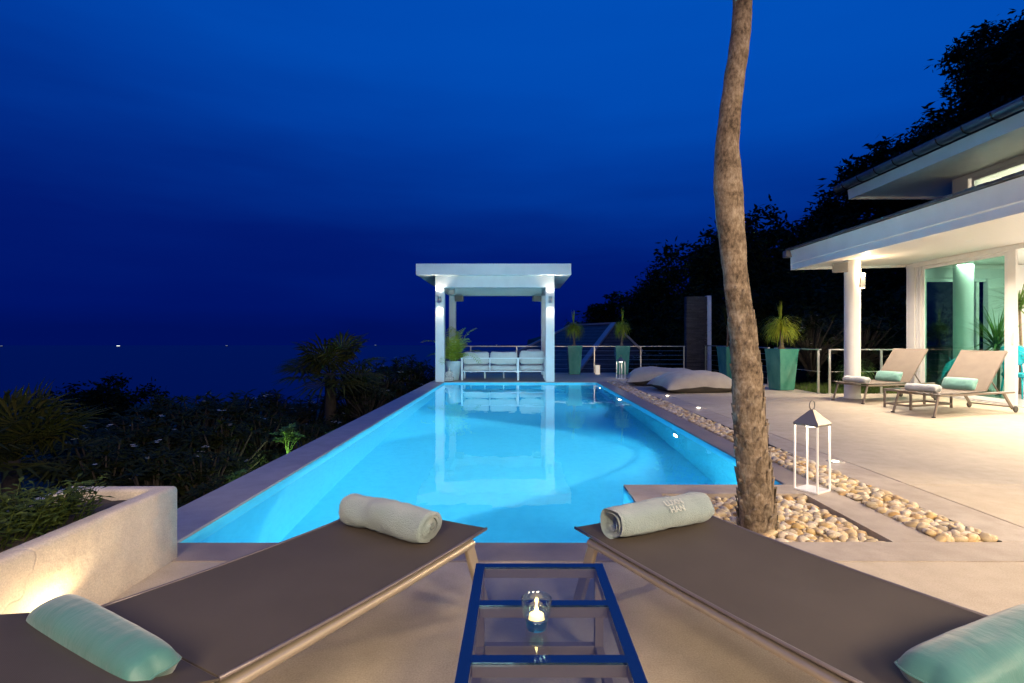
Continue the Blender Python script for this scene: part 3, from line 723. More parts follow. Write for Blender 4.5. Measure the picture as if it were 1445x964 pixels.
# ------------------------------------------------------------------ low glass tables
M['table_top_sky'] = mat('sky tinted aluminium table top', (.07,.16,.22), .10, .95)  # blue tint puts the sky reflection into the top faces' colour
M['table_leg'] = mat('taupe aluminium legs', (.25,.20,.165), .4, .3)
def make_table(W, Lg, Hh, label, bars, fm=None):
    root = empty('low_table', (0,0,0), label, 'table')
    s_ = .032; hw = W/2; lm = fm or M['table_leg']; tm = fm or M['table_top_sky']
    ys_ = [0] + bars + [Lg]
    mb = MB()
    mb.box((-hw,0,Hh-s_-.006),(-hw+s_,Lg,Hh-.0063)); mb.box((hw-s_,0,Hh-s_-.006),(hw,Lg,Hh-.0063))
    for y in ys_:
        y0 = min(max(y-s_/2, 0), Lg-s_); mb.box((-hw+s_+.0005,y0,Hh-s_-.006),(hw-s_-.0005,y0+s_,Hh-.0065))
    mb.build('frame', lm, root, bevel=.0015)
    cap = MB()
    cap.box((-hw,0,Hh-.0058),(-hw+s_,Lg,Hh)); cap.box((hw-s_,0,Hh-.0058),(hw,Lg,Hh))
    for y in ys_:
        y0 = min(max(y-s_/2, 0), Lg-s_); cap.box((-hw+s_+.0003,y0,Hh-.0058),(hw-s_-.0003,y0+s_,Hh-.0003))
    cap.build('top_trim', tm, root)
    for a_, b_ in zip(ys_[:-1], ys_[1:]):
        y0 = (a_ + s_/2 if a_ > 0 else s_) + .001; y1 = (b_ - s_/2 if b_ < Lg else Lg-s_) - .001
        g_ = MB(); g_.box((-hw+s_+.001,y0,Hh-.0055),(hw-s_-.001,y1,Hh-.0015)); g_.build('glass_pane', M['glass_table'], root)
    for x in (-hw, hw-s_):
        for y in (0, Lg-s_):
            mb = MB(); mb.box((x+.001,y+.001,.0),(x+s_-.001,y+s_-.001,Hh-s_-.0065)); mb.build('leg', lm, root, bevel=.0015)
    for y in (0, Lg-s_):
        mb = MB(); mb.box((-hw+s_,y+.002,.05),(hw-s_,y+s_-.002,.05+s_)); mb.build('stretcher', lm, root, bevel=.0015)
    for x in (-hw, hw-s_):
        mb = MB(); mb.box((x+.002,s_,.05),(x+s_-.002,Lg-s_,.05+s_)); mb.build('stretcher', lm, root, bevel=.0015)
    return root
tb = make_table(.45, 1.12, .36, 'low glass topped table with dark blue sheen between the two foreground loungers', [.28,.56,.84])
tb.location = (.0805,.76,0)
tb2 = make_table(.46, 1.0, .32, 'low pale framed table between the two terrace loungers', [.33,.66], M['frame_light'])
tb2.location = (6.30,8.75,0); tb2.rotation_euler = (0,0,heading(dfar))

# candle in its glass
cu = empty('candle_glass', (.055,1.46,.3605), 'teal tinted glass with a lit candle on the low table', 'candle')
g_ = MB(); g_.lathe([(.0,.034),(.031,.034),(.036,.040),(.0385,.052),(.040,.075),(.041,.103),(.0395,.1045),(.038,.103),(.037,.075),(.0355,.053),(.033,.043),(.0,.038)], 40)
cu.scale = (1.02,1.02,.8); g_.build('cup', M['glass_cup'], cu, smooth=True)
g_ = MB(); g_.lathe([(.0,0),(.027,0),(.0295,.004),(.029,.016),(.0305,.030),(.0315,.0335),(.0,.0335)], 40); g_.build('base', M['glass_base'], cu, smooth=True)
g_ = MB(); g_.lathe([(0,.0385),(.0195,.0385),(.0195,.047),(.017,.049),(0,.048)], 24); wx = g_.build('wax', M['wax'], cu, auto=50)
g_ = MB(); g_.lathe([(0,.050),(.003,.052),(.0052,.057),(.0042,.064),(.0018,.072),(0,.078)], 14); g_.build('flame', M['flame'], cu, smooth=True)

# ------------------------------------------------------------------ lanterns
def make_lantern(label, grp='white metal lanterns'):
    root = empty('lantern', (0,0,0), label, 'lantern', group=grp)
    a = .092; hb = .50
    g_ = MB(); g_.box((-a,-a,.0),(a,a,.012)); g_.build('base', M['white_gloss'], root, bevel=.002)
    for x in (-a+.006, a-.006):
        for y in (-a+.006, a-.006):
            g_ = MB(); g_.box((x-.0055,y-.0055,.012),(x+.0055,y+.0055,hb)); g_.build('post', M['lantern_post_glow'], root)
    g_ = MB(); g_.box((-a-.002,-a-.002,hb),(a+.002,a+.002,hb+.014)); g_.build('collar', M['lantern_grey'], root)
    g_ = MB(); b = a+.006; g_.add([(-b,-b,hb+.014),(b,-b,hb+.014),(b,b,hb+.014),(-b,b,hb+.014),(-.012,-.012,hb+.115),(.012,-.012,hb+.115),(.012,.012,hb+.115),(-.012,.012,hb+.115)],
        [(0,3,2,1),(4,5,6,7),(0,1,5,4),(1,2,6,5),(2,3,7,6),(3,0,4,7)]); g_.build('roof', M['lantern_grey'], root)
    g_ = MB(); g_.tube([(.0+.036*math.cos(t_), 0, hb+.150+.036*math.sin(t_)) for t_ in [2*PI*i/24 for i in range(25)]], .0045, 8, cap=False); g_.tube([(0,0,hb+.113),(0,0,hb+.12)], .006, 8)
    g_.build('ring', M['lantern_grey'], root, smooth=True)
    g_ = MB(); g_.lathe([(0,hb-.012),(.045,hb-.012),(.05,hb-.006),(.05,hb-.001),(0,hb-.001)], 20); g_.build('led_disc', M['glow_white'], root)
    li = bpy.data.lights.new('led', 'POINT'); li.energy = 2.6; li.color = (1,.86,.66); li.shadow_soft_size = .03
    lo = bpy.data.objects.new('led_light', li); COL.objects.link(lo); lo.parent = root; lo.location = (0,0,hb-.05)
    return root
M['lantern_post_glow'] = mat('white lantern post with painted glow', (.85,.83,.78), .4, emis=(1,.9,.75), estr=.12)  # slight emission puts the LED's light into the posts
M['lantern_grey'] = mat('grey lantern metal', (.20,.185,.17), .4, .4)
ln = make_lantern('white metal lantern with pyramid top beside the palm trunk'); ln.location = (2.262,4.04,.001); ln.rotation_euler = (0,0,R(32))
ln2 = copy_tree(ln); place(ln2, (3.0,15.2,.001), R(20), label='white metal lantern standing on the far deck in front of a green pot')
cl = empty('candle_lantern', (2.64,17.2,0), 'small white cylinder candle lantern on the far deck between the green pots', 'candle')
g_ = MB(); g_.lathe([(0,0),(.085,0),(.085,.012),(.072,.016),(.072,.27),(.085,.275),(.085,.29),(.03,.30),(0,.30)], 24); g_.build('shade', mat('frosted shade', (.7,.68,.62), .6, emis=(1,.8,.55), estr=.5), cl, auto=40)
g_ = MB(); g_.tube([(.06*math.cos(t_),0,.31+.05*math.sin(t_)) for t_ in [PI*i/12 for i in range(13)]], .004, 6); g_.build('handle', M['lantern_grey'], cl, smooth=True)

# ------------------------------------------------------------------ white planter box on the left
pb_ = empty('planter_box', (-2.08,1.2,0), 'long white plastered planter box in the left foreground, lit from below', 'planter')
g_ = MB(); X0, X1, Y0, Y1, TZ, th = -2.36, -1.80, -2.4, 2.80, .383, .085
def wob(v): return v
def ring_wall(mb, nseg=26):
    # outer walls as gently uneven plaster, rounded upper edges
    prof_o = [(0,-.15),(0,TZ-.022),(-.004,TZ-.009),(-.012,TZ-.002),(-.022,TZ),(-th+.012,TZ),(-th+.003,TZ-.004),(-th,TZ-.014),(-th,.2)]
    corners = [(X1,Y0,1,-1),(X1,Y1,1,1),(X0,Y1,-1,1),(X0,Y0,-1,-1)]
    n_ = len(prof_o); loops = []
    for ci in range(4):
        x0_, y0_, sx, sy = corners[ci]; x1_, y1_, tx, ty = corners[(ci+1) % 4]
        ns_ = nseg if abs(y1_-y0_) > 1 else 6
        for k_ in range(ns_):
            t_ = k_/ns_
            lp = []
            for o_, z_ in prof_o:
                a_ = Vector((x0_+sx*o_, y0_+sy*o_, z_)); b_ = Vector((x1_+tx*o_, y1_+ty*o_, z_)); v = a_.lerp(b_, t_)
                dn = .003*noise.noise(v*2.3)+.0015*noise.noise(v*9)
                if k_: v += Vector((dn, dn*.5, dn*.4))
                lp.append(v)
            loops.append(lp)
    vs = [v for lp in loops for v in lp]; m_ = len(loops)
    fs = [(i*n_+j, ((i+1)%m_)*n_+j, ((i+1)%m_)*n_+j+1, i*n_+j+1) for i in range(m_) for j in range(n_-1)]
    mb.add(vs, fs)
ring_wall(g_)
M['plaster_crack'] = concrete('sandy white plaster', (.68,.60,.48), (.60,.52,.41), (.52,.44,.34), .8, .8)
def cracks(m):
    nt = m.node_tree; N = nt.nodes; L = nt.links
    bp = [n for n in N if n.type == 'BUMP'][0]
    tc = [n for n in N if n.type == 'TEX_COORD'][0]
    n = N.new('ShaderNodeTexNoise'); n.inputs['Scale'].default_value = 3; L.new(tc.outputs['Object'], n.inputs[0])
    ad = N.new('ShaderNodeMix'); ad.data_type = 'RGBA'; ad.inputs['Factor'].default_value = .3; L.new(tc.outputs['Object'], ad.inputs['A']); L.new(n.outputs['Color'], ad.inputs['B'])
    v = N.new('ShaderNodeTexVoronoi'); v.feature = 'DISTANCE_TO_EDGE'; v.inputs['Scale'].default_value = 1.1; L.new(ad.outputs['Result'], v.inputs[0])
    mr = N.new('ShaderNodeMapRange'); mr.inputs[1].default_value = 0; mr.inputs[2].default_value = .004; L.new(v.outputs['Distance'], mr.inputs[0])
    n6 = N.new('ShaderNodeTexNoise'); n6.inputs['Scale'].default_value = 14; n6.inputs['Detail'].default_value = 8; L.new(tc.outputs['Object'], n6.inputs[0])
    m2 = N.new('ShaderNodeMath'); m2.operation = 'MULTIPLY_ADD'; m2.inputs[1].default_value = .35; L.new(mr.outputs[0], m2.inputs[0]); L.new(n6.outputs[0], m2.inputs[2])
    bp.inputs['Strength'].default_value = .8; bp.inputs['Distance'].default_value = .009
    L.new(m2.outputs[0], bp.inputs['Height'])
cracks(M['plaster_crack'])
rel(g_, pb_).build('box_wall', M['plaster_crack'], pb_, smooth=True)
g_ = MB(); g_.grid(lambda u, v: Vector((X0+th-.01+(X1-X0-2*th+.02)*u, Y0+th-.01+(Y1-Y0-2*th+.02)*v, .325+.025*noise.noise(Vector((u*4,v*20,0))))), 10, 60)
rel(g_, pb_).build('soil', M['soil'], pb_, smooth=True)
def bush_leaf(mb, base, d, L_, w):
    d = Vector(d).normalized(); sd = d.cross(Vector((0,0,1)))
    if sd.length < .05: sd = Vector((1,0,0))
    sd.normalize(); nm = sd.cross(d); b_ = Vector(base); m_ = b_ + d*L_*.5; tp = b_ + d*L_ - Vector((0,0,1))*L_*.18
    mb.add([b_, m_+sd*w*.5-nm*w*.1, tp, m_-sd*w*.5-nm*w*.1, m_+nm*w*.12], [(0,1,4),(0,4,3),(1,2,4),(4,2,3)])
rb = random.Random(21)
def groundcover(n_st, r_, h_, flowers):
    lf = MB(); fl = MB()
    for i in range(n_st):
        a_ = rb.uniform(0,2*PI); rr = r_*math.sqrt(rb.random())*.6; b_ = Vector((math.cos(a_)*rr*.8, math.sin(a_)*rr*1.3, 0))
        d_ = Vector((math.cos(a_)*.5, math.sin(a_)*.5, rb.uniform(.6,1.3))).normalized(); hh = h_*rb.uniform(.5,1.15); tip = b_ + d_*hh
        lf.tube([b_, b_.lerp(tip,.5), tip], [.003,.002,.001], 3)
        for k_ in range(9):
            t_ = .25+.75*k_/8; p_ = b_.lerp(tip, t_); aa = k_*2.4+a_
            bush_leaf(lf, p_, (math.cos(aa), math.sin(aa), rb.uniform(-.1,.7)), rb.uniform(.035,.06), rb.uniform(.013,.02))
        if flowers and rb.random() < .04:
            for k_ in range(5):
                aa = k_*1.257; bush_leaf(fl, tip, (math.cos(aa), math.sin(aa), .4), .028, .016)
    return lf, fl
gcs = []
for i in range(2):
    lf, fl = groundcover(70, .20, .17, True)
    r_ = empty('flowering_plant', (0,0,0), 'low leafy plant growing in the white planter box', 'plant', group='low leafy plants in the white planter box')
    lf.build('foliage', M['leaf_cover'], r_); fl.build('blossom', M['flower'], r_)
    gcs.append(r_)
k_ = 0
for y in [2.36,2.12,1.88,1.64,1.42,1.2,1.0]:
    o = gcs[k_] if k_ < 2 else copy_tree(gcs[k_ % 2])
    place(o, (-2.13+rb.uniform(-.02,.03), y, .33), rb.uniform(0,6), rb.uniform(1.0,1.25)); k_ += 1

# ------------------------------------------------------------------ pergola at the far end
PG = empty('pergola', (-.55,15.6,0), 'white flat roofed pergola at the far end of the pool', 'pergola')
M['pergola'] = mat('pergola white paint', (.72,.74,.74), .5, var=(.64,.66,.66), vscale=2.5, bump=.1, bscale=30)
g_ = MB(); g_.box((-2.675,14.0,2.851),(1.45,17.75,3.155)); rel(g_, PG).build('roof', M['pergola'], PG, bevel=.012)
for (x, y, w_) in ((-2.18,14.15,.235),(.78,14.15,.235),(-2.165,16.9,.21),(.79,16.9,.21)):
    g_ = MB(); g_.box((x,y,.001),(x+w_,y+w_,2.534)); rel(g_, PG).build('post', M['pergola'], PG, bevel=.008)
for a_, b_ in (((-2.18,14.15,2.536),(1.015,14.385,2.849)),((-2.165,16.9,2.536),(1.0,17.11,2.849)),((-2.17,14.388,2.54),(-1.96,16.897,2.849)),((.80,14.388,2.54),(1.0,16.897,2.849))):
    g_ = MB(); g_.box(a_, b_); rel(g_, PG).build('beam', M['pergola'], PG, bevel=.006)
def spot(name, loc, rot, energy, color, size, blend=.5, soft=.02, parent=None):
    li = bpy.data.lights.new(name, 'SPOT'); li.energy = energy; li.color = color; li.spot_size = R(size); li.spot_blend = blend; li.shadow_soft_size = soft
    o = bpy.data.objects.new(name, li); COL.objects.link(o); o.location = loc; o.rotation_euler = rot
    if parent: o.parent = parent
    return o
def area(name, loc, rot, energy, color, size, parent=None, shape='DISK', sy=None):
    li = bpy.data.lights.new(name, 'AREA'); li.energy = energy; li.color = color; li.shape = shape; li.size = size
    if sy: li.size_y = sy
    o = bpy.data.objects.new(name, li); COL.objects.link(o); o.location = loc; o.rotation_euler = rot
    if parent: o.parent = parent
    return o
WARM = (1,.70,.42); WARMW = (1,.82,.63)
def make_sconce(label):
    r_ = empty('wall_sconce', (0,0,0), label, 'wall lamp', group='lit wall lamps on the pergola posts')
    g_ = MB(); g_.box((-.05,-.012,-.07),(.05,0,.07)); g_.build('back_plate', M['steel'], r_, bevel=.002)
    g_ = MB(); g_.lathe([(.025,-.012),(.055,-.085),(.045,-.08),(0,-.05)], 20, (0,-.085,0)); g_.lathe([(0,.05),(.045,.08),(.055,.085),(.025,.012)], 20, (0,-.085,0)); g_.lathe([(.03,-.02),(.03,.02)], 16, (0,-.085,0)); g_.build('shade', M['steel'], r_, auto=40)
    g_ = MB(); g_.lathe([(0,.062),(.03,.062),(.03,.066),(0,.066)], 16, (0,-.085,0)); g_.lathe([(0,-.066),(.03,-.066),(.03,-.062),(0,-.062)], 16, (0,-.085,0)); g_.build('bulb', M['glow_white'], r_)
    spot('up_light', (0,-.085,.09), (R(180+8),0,0), 24, (1,.84,.64), 100, .6, .02, r_)
    spot('down_light', (0,-.085,-.09), (R(-8),0,0), 24, (1,.84,.64), 100, .6, .02, r_)
    return r_
sc1 = make_sconce('lit up-and-down wall lamp on the front left post of the pergola'); sc1.location = (-2.06,14.148,2.20)
sc2 = copy_tree(sc1); place(sc2, (.90,14.148,2.20), label='lit up-and-down wall lamp on the front right post of the pergola')
def make_speaker(label, rz, sz=1.0, grp='loudspeakers fixed under the roofs'):
    r_ = empty('loudspeaker', (0,0,0), label, 'loudspeaker', group=grp)
    g_ = MB(); g_.add([(-.14,-.10,-.10),(.14,-.10,-.10),(.10,.10,-.08),(-.10,.10,-.08),(-.14,-.10,.10),(.14,-.10,.10),(.10,.10,.08),(-.10,.10,.08)], [(0,3,2,1),(4,5,6,7),(0,1,5,4),(1,2,6,5),(2,3,7,6),(3,0,4,7)]); g_.build('cabinet', M['speaker'], r_, bevel=.015)
    g_ = MB(); g_.box((-.125,-.108,-.085),(.125,-.101,.085)); g_.build('grille', mat('speaker grille', (.22,.21,.19), .7, bump=.5, bscale=400), r_, bevel=.004)
    g_ = MB(); g_.tube([(0,.08,0),(0,.14,.02),(0,.16,.10)], .012, 8); g_.build('bracket', M['steel'], r_)
    return r_
sp1 = make_speaker('grey loudspeaker inside the pergola beside the back left post', 0); sp1.location = (-1.80,16.75,2.43); sp1.rotation_euler = (0,0,R(-15))
sp2 = copy_tree(sp1); place(sp2, (.62,16.75,2.43), R(25), label='grey loudspeaker inside the pergola beside the back right post')
sp3 = copy_tree(sp1); place(sp3, (-1.83,14.58,2.44), R(120), .75, label='small grey loudspeaker inside the pergola beside the front left post')

# sofa seen from behind
SF = empty('outdoor_sofa', (-.36,15.1,0), 'white framed three seat sofa with pale cushions under the pergola, seen from behind', 'sofa')
M['sofa_white'] = mat('sofa white aluminium', (.75,.77,.77), .4)
def sb(nm, a_, b_, m_=None, bv=.004):
    g_ = MB(); g_.box(a_, b_); return rel(g_, SF).build(nm, m_ or M['sofa_white'], SF, bevel=bv)
for x in (-1.545,.015,.77):
    sb('leg', (x,14.66,.001),(x+.055,14.71,.60)); sb('leg', (x+.002,15.42,.001),(x+.05,15.47,.60))
for x in (-.95,-.40):
    sb('leg', (x,15.43,.001),(x+.04,15.46,.24))
sb('back_rail', (-1.555,14.655,.602),(.83,14.72,.632)); sb('frame', (-1.49,14.665,.235),(.768,14.70,.268)); sb('frame', (-1.54,15.42,.235),(.82,15.46,.268))
for x in (-1.545,.775): sb('arm_rail', (x,14.725,.602),(x+.05,15.47,.632)); sb('frame', (x+.002,14.72,.235),(x+.045,15.41,.268))
sb('back_slat', (-.758,14.67,.27),(-.725,14.70,.60)); 
def softbox(mb, a_, b_, rnd_, seed, power=5):
    c_ = (Vector(a_)+Vector(b_))/2; h_ = (Vector(b_)-Vector(a_))/2
    t_ = MB(); t_.ball((0,0,0), 1, 24)
    vs = []
    for v in t_.v:
        m_ = (abs(v.x)**power+abs(v.y)**power+abs(v.z)**power)**(1/power)
        v = v/m_; n_ = noise.noise(Vector((v.x*2+seed, v.y*2, v.z*2)))*rnd_
        vs.append(c_ + Vector((v.x*(h_.x+n_), v.y*(h_.y+n_), v.z*(h_.z+n_))))
    mb.add(vs, t_.f)
for i, (x0, x1, zt_) in enumerate(((-1.49,-.77,.80),(-.74,.005,.80),(.085,.765,.83))):
    g_ = MB(); softbox(g_, (x0,14.72,.27),(x1,15.45,.415), .008, i*3, 8); rel(g_, SF).build('seat_cushion', M['cushion'], SF, smooth=True)
    g_ = MB(); softbox(g_, (x0,14.735,.44),(x1,14.90,zt_), .015, i*5+1, 6)
    for j, v in enumerate(g_.v):
        u_ = (v.x-(x0+x1)/2)/((x1-x0)/2)
        if v.z > .6: v.z += .028*(abs(u_)**2-.5)
    rel(g_, SF).build('back_cushion', M['cushion'], SF, smooth=True)
    sb('base_slats', (x0,14.72,.262),(x1,15.41,.269))
q = pillow('pillow', .40, .36, .12, M['cushion'], 'small pale scatter pillow on the right seat of the white sofa', 'pillow', seed=9); q.location = (.48,14.98,.68); q.rotation_euler = (R(75),0,0)

# pots
def make_pot(label, w0, w1, h, grp='tall square green glazed pots'):
    r_ = empty('planter_pot', (0,0,0), label, 'planter', group=grp)
    g_ = MB(); a_, b_ = w0/2, w1/2
    def ringv(h_, z_): return [(-h_,-h_,z_),(h_,-h_,z_),(h_,h_,z_),(-h_,h_,z_)]
    vs = ringv(a_*.96,0)+ringv(a_,.02)+ringv(b_*.98,h-.05)+ringv(b_,h-.045)+ringv(b_,h)+ringv(b_-.035,h)+ringv(b_-.045,h-.07)
    fs = [(0,3,2,1)]
    for i in range(6):
        for k_ in range(4): fs.append((i*4+k_, i*4+(k_+1)%4, (i+1)*4+(k_+1)%4, (i+1)*4+k_))
    g_.add(vs, fs); g_.build('pot_body', M['teal_glaze'], r_, bevel=.012)
    g_ = MB(); c_ = b_-.047; g_.box((-c_,-c_,h-.12),(c_,c_,h-.07)); g_.build('soil', M['soil'], r_)
    return r_
G_PP = 'tufted pot plants in the green pots'
def strap_leaf(mb, base, d, L_, w, droop, n=7, rnd=random):
    d = Vector(d).normalized(); p_ = Vector(base); sd = d.cross(Vector((0,0,1)))
    if sd.length < .05: sd = Vector((1,0,0))
    sd.normalize(); vs = []
    for i in range(n+1):
        t_ = i/n; ww = w*(1-t_**1.5)*.5+.0008
        vs += [p_ - sd*ww, p_ + sd*ww]
        d = (d + Vector((0,0,-1))*droop*(L_/n)*(1+t_)).normalized(); p_ = p_ + d*(L_/n)
    mb.add(vs, [(2*i,2*i+1,2*i+3,2*i+2) for i in range(n)])
def make_ponytail(label, th, leafL, n, seed, spike=True, droop=3.2):
    rnd = random.Random(seed); r_ = empty('ponytail_palm', (0,0,0), label, 'pot plant', group=G_PP)
    g_ = MB(); g_.lathe([(0,-.05),(.10,-.04),(.115,.0),(.09,.06),(.055,.11),(.038,.16),(.030,th*.7),(.026,th)], 14)
    g_.v = [v + Vector((.02*math.sin(v.z*9), .015*math.sin(v.z*7+1), 0))*min(1,max(0,v.z*3)) + Vector((noise.noise(v*20),noise.noise(v*21),0))*.006 for v in g_.v]
    g_.build('trunk', M['wood_stem'], r_, smooth=True)
    f_ = MB(); c_ = Vector((.02*math.sin(th*9), .015*math.sin(th*7+1), th))
    for i in range(n):
        a_ = rnd.uniform(0,2*PI); el = rnd.uniform(-.1,1.2)
        strap_leaf(f_, c_ + Vector((0,0,rnd.uniform(-.03,.05))), (math.cos(a_)*math.cos(el), math.sin(a_)*math.cos(el), math.sin(el)), leafL*rnd.uniform(.7,1.15), .018, droop*rnd.uniform(.7,1.2), 8, rnd)
    if spike:
        for i in range(26):
            a_ = rnd.uniform(0,2*PI); strap_leaf(f_, c_+Vector((0,0,.03)), (math.cos(a_)*.12-.06, math.sin(a_)*.12, 1), rnd.uniform(.38,.6), .014, .15, 6, rnd)
    f_.build('foliage', M['leaf_bright'], r_)
    return r_
potD = make_pot('green glazed square pot on the terrace right of the palm trunk, brightly lit', .37, .50, .93); potD.location = (6.02,12.0,.001); potD.rotation_euler = (0,0,R(14))
pA = copy_tree(potD); place(pA, (1.88,17.3,.001), R(3), (.96,.96,1), label='green glazed square pot beside the right rear pergola post')
pB = copy_tree(potD); place(pB, (3.45,17.3,.001), R(-4), (.96,.96,1), label='green glazed square pot behind the far lantern')
pC = copy_tree(potD); place(pC, (6.08,15.1,.001), R(10), label='green glazed square pot half hidden behind the palm trunk')
pp = make_ponytail('tufted plant with bright yellow-green leaves and a tall centre spike in the nearest green pot', .56, .56, 420, 2, True, 3.1); pp.location = (6.02,12.0,.86)
p2 = make_ponytail('tufted drooping plant in the green pot beside the pergola', .66, .54, 280, 4, True, 4.8); p2.location = (1.88,17.3,.86)
p3 = copy_tree(p2); place(p3, (3.45,17.3,.86), 1.9, (.85,.85,1.08), label='tufted drooping plant in the green pot behind the far lantern')
def make_dracaena(label, h, L_, n, seed, m_=None, cat='plant'):
    rnd = random.Random(seed); r_ = empty('dracaena_plant', (0,0,0), label, cat)
    g_ = MB(); g_.tube([(0,0,0),(.02,0,h*.5),(.0,.02,h)], [.03,.025,.02], 8); g_.build('stem', M['wood_stem'], r_, smooth=True)
    f_ = MB()
    for i in range(n):
        a_ = rnd.uniform(0,2*PI); el = rnd.uniform(-.5,1.45); strap_leaf(f_, (0,.02,h+rnd.uniform(-.18,.03)), (math.cos(a_)*math.cos(el), math.sin(a_)*math.cos(el), math.sin(el)), L_*rnd.uniform(.75,1.1), .032, .7, 6, rnd)
    f_.build('foliage', m_ or M['leaf_green'], r_); return r_
p4 = make_dracaena('spiky green plant in the pot half hidden by the palm trunk', .85, .62, 90, 5, M['leaf_hedge'], 'pot plant'); p4.location = (6.02,15.1,.86)

# areca palm in round pot, small statue
rpn = empty('round_pot', (-1.77,14.82,0), 'round pale blue pot beside the front left pergola post', 'planter')
g_ = MB(); g_.lathe([(0,0),(.13,0),(.15,.02),(.19,.2),(.215,.42),(.22,.50),(.225,.53),(.20,.535),(.195,.49),(0,.48)], 28); g_.build('pot_body', M['blue_pot'], rpn, auto=50)
ar = empty('areca_palm', (-1.77,14.82,.48), 'bushy green and yellow palm in the round pale blue pot', 'pot plant')
f_ = MB(); ra = random.Random(4)
for i in range(24):
    a_ = ra.uniform(0,2*PI); el = ra.uniform(.6,1.5)
    frond(f_, (ra.uniform(-.06,.06),ra.uniform(-.06,.06),0), (math.cos(a_)*math.cos(el), math.sin(a_)*math.cos(el), math.sin(el)), ra.uniform(.7,1.25), .27, 18, 1.5, .022, ra, .006)
f_.build('foliage', M['leaf_green2'] if 'leaf_green2' in M else M['leaf_bright'], ar)
st = empty('seated_statue', (-1.86,14.56,0), 'small pale stone statue of a seated cross-legged figure in front of the round pot', 'statue')
def remeshed(mb, name, m_, parent, vox):
    o = mb.build(name, m_, parent, smooth=True); r_ = o.modifiers.new('remesh', 'REMESH'); r_.mode = 'VOXEL'; r_.voxel_size = vox; r_.use_smooth_shade = True
    sm = o.modifiers.new('smooth', 'SMOOTH'); sm.factor = .6; sm.iterations = 4; return o
g_ = MB(); g_.box((-.12,-.09,.001),(.12,.09,.045))
g_.ball((0,-.01,.085), (.125,.085,.045)); g_.ball((-.085,-.03,.085), (.05,.06,.035)); g_.ball((.085,-.03,.085), (.05,.06,.035))
g_.ball((0,.01,.17), (.062,.045,.095)); g_.ball((0,.01,.235), (.078,.042,.035))
g_.tube([(-.075,.01,.24),(-.095,-.01,.17),(-.03,-.06,.125)], [.024,.021,.017], 10); g_.tube([(.075,.01,.24),(.095,-.01,.17),(.03,-.06,.125)], [.024,.021,.017], 10)
g_.tube([(0,.01,.25),(0,.005,.30)], [.024,.022], 10); g_.ball((0,0,.325), (.037,.04,.046)); g_.ball((0,.004,.375), (.018,.018,.02)); g_.ball((0,-.039,.322), (.006,.008,.008)); g_.ball((-.038,0,.322), (.006,.01,.02)); g_.ball((.038,0,.322), (.006,.01,.02))
remeshed(g_, 'body', M['stone_white'], st, .007)

# ------------------------------------------------------------------ giant floor cushions
def beanbag(W, D, Hh, label, seed, loc, rz):
    r_ = empty('floor_cushion', loc, label, 'floor cushion', rz, 'large grey floor cushions lying on the deck')
    nu, nv = 34, 26
    def sh(u, v, sg):
        x = u*2-1; y = v*2-1
        h_ = max(0, (1-abs(x)**2.8)*(1-abs(y)**2.8))**.55
        n_ = .030*noise.noise(Vector((x*2+seed, y*2, 0))) + .014*noise.noise(Vector((x*5+seed, y*5, 1)))
        pin = 1-.07*(1-x*x)*abs(y)**6; pin2 = 1-.07*(1-y*y)*abs(x)**6
        edgez = Hh*(.30+.10*noise.noise(Vector((x*2.3+seed, y*2.3, 5)))) - .05*max(0, abs(x*y)-.3)
        if sg > 0: z_ = edgez + (Hh-edgez)*h_*(1 + .12*math.sin(x*2+seed)) + n_*h_
        else: z_ = edgez*(1-min(1,h_*1.8)) + .001
        return Vector((x*W/2*pin2*(.93 if sg < 0 and h_ > .1 else 1), y*D/2*pin*(.93 if sg < 0 and h_ > .1 else 1), max(z_, .001)))
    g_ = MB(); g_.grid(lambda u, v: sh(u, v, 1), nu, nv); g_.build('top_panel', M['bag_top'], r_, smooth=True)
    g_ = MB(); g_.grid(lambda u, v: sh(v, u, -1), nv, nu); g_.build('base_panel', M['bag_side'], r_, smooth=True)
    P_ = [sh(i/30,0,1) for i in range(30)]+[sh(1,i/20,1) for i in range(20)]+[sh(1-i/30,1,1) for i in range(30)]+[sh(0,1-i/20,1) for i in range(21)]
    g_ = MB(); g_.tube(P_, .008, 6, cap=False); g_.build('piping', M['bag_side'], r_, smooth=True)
beanbag(1.75, 1.25, .42, 'large grey floor cushion in front, overlapping the other', 1.3, (3.93,11.75,0), R(8))
beanbag(1.85, 1.3, .46, 'large grey floor cushion lying behind the other one', 4.1, (3.72,13.35,0), R(-12))

# ------------------------------------------------------------------ railings
def railing(pts_, posts, label, z_top=.90, cables=5, doubles=()):
    r_ = empty('railing', (pts_[0][0], pts_[0][1], 0), label, 'railing', group='steel cable railings round the deck')
    P_ = [Vector((x,y,0)) for x, y in pts_]
    g_ = MB()
    for a_, b_ in zip(P_[:-1], P_[1:]): g_.bar(a_+Vector((0,0,z_top)), b_+Vector((0,0,z_top)), .05, .025)
    rel(g_, r_).build('top_rail', M['steel'], r_, bevel=.004)
    for (x, y) in posts:
        g_ = MB(); g_.box((x-.022,y-.012,.001),(x+.022,y+.012,z_top-.013)); rel(g_, r_).build('post', M['steel'], r_, bevel=.002)
        g_ = MB(); g_.box((x-.045,y-.035,.0005),(x+.045,y+.035,.01)); rel(g_, r_).build('base_plate', M['steel'], r_)
    for k_ in range(cables):
        z_ = z_top*(k_+1)/(cables+1)
        g_ = MB(); g_.tube([p_+Vector((0,0,z_)) for p_ in P_], .004, 5); rel(g_, r_).build('cable', M['steel'], r_)
    return r_
railing([(-1.95,17.86),(5.70,17.86)], [(-1.55,17.86),(-.0,17.86),(1.05,17.86),(2.63,17.86),(4.2,17.86),(5.66,17.86)], 'long steel cable railing along the far edge of the deck behind the sofa')
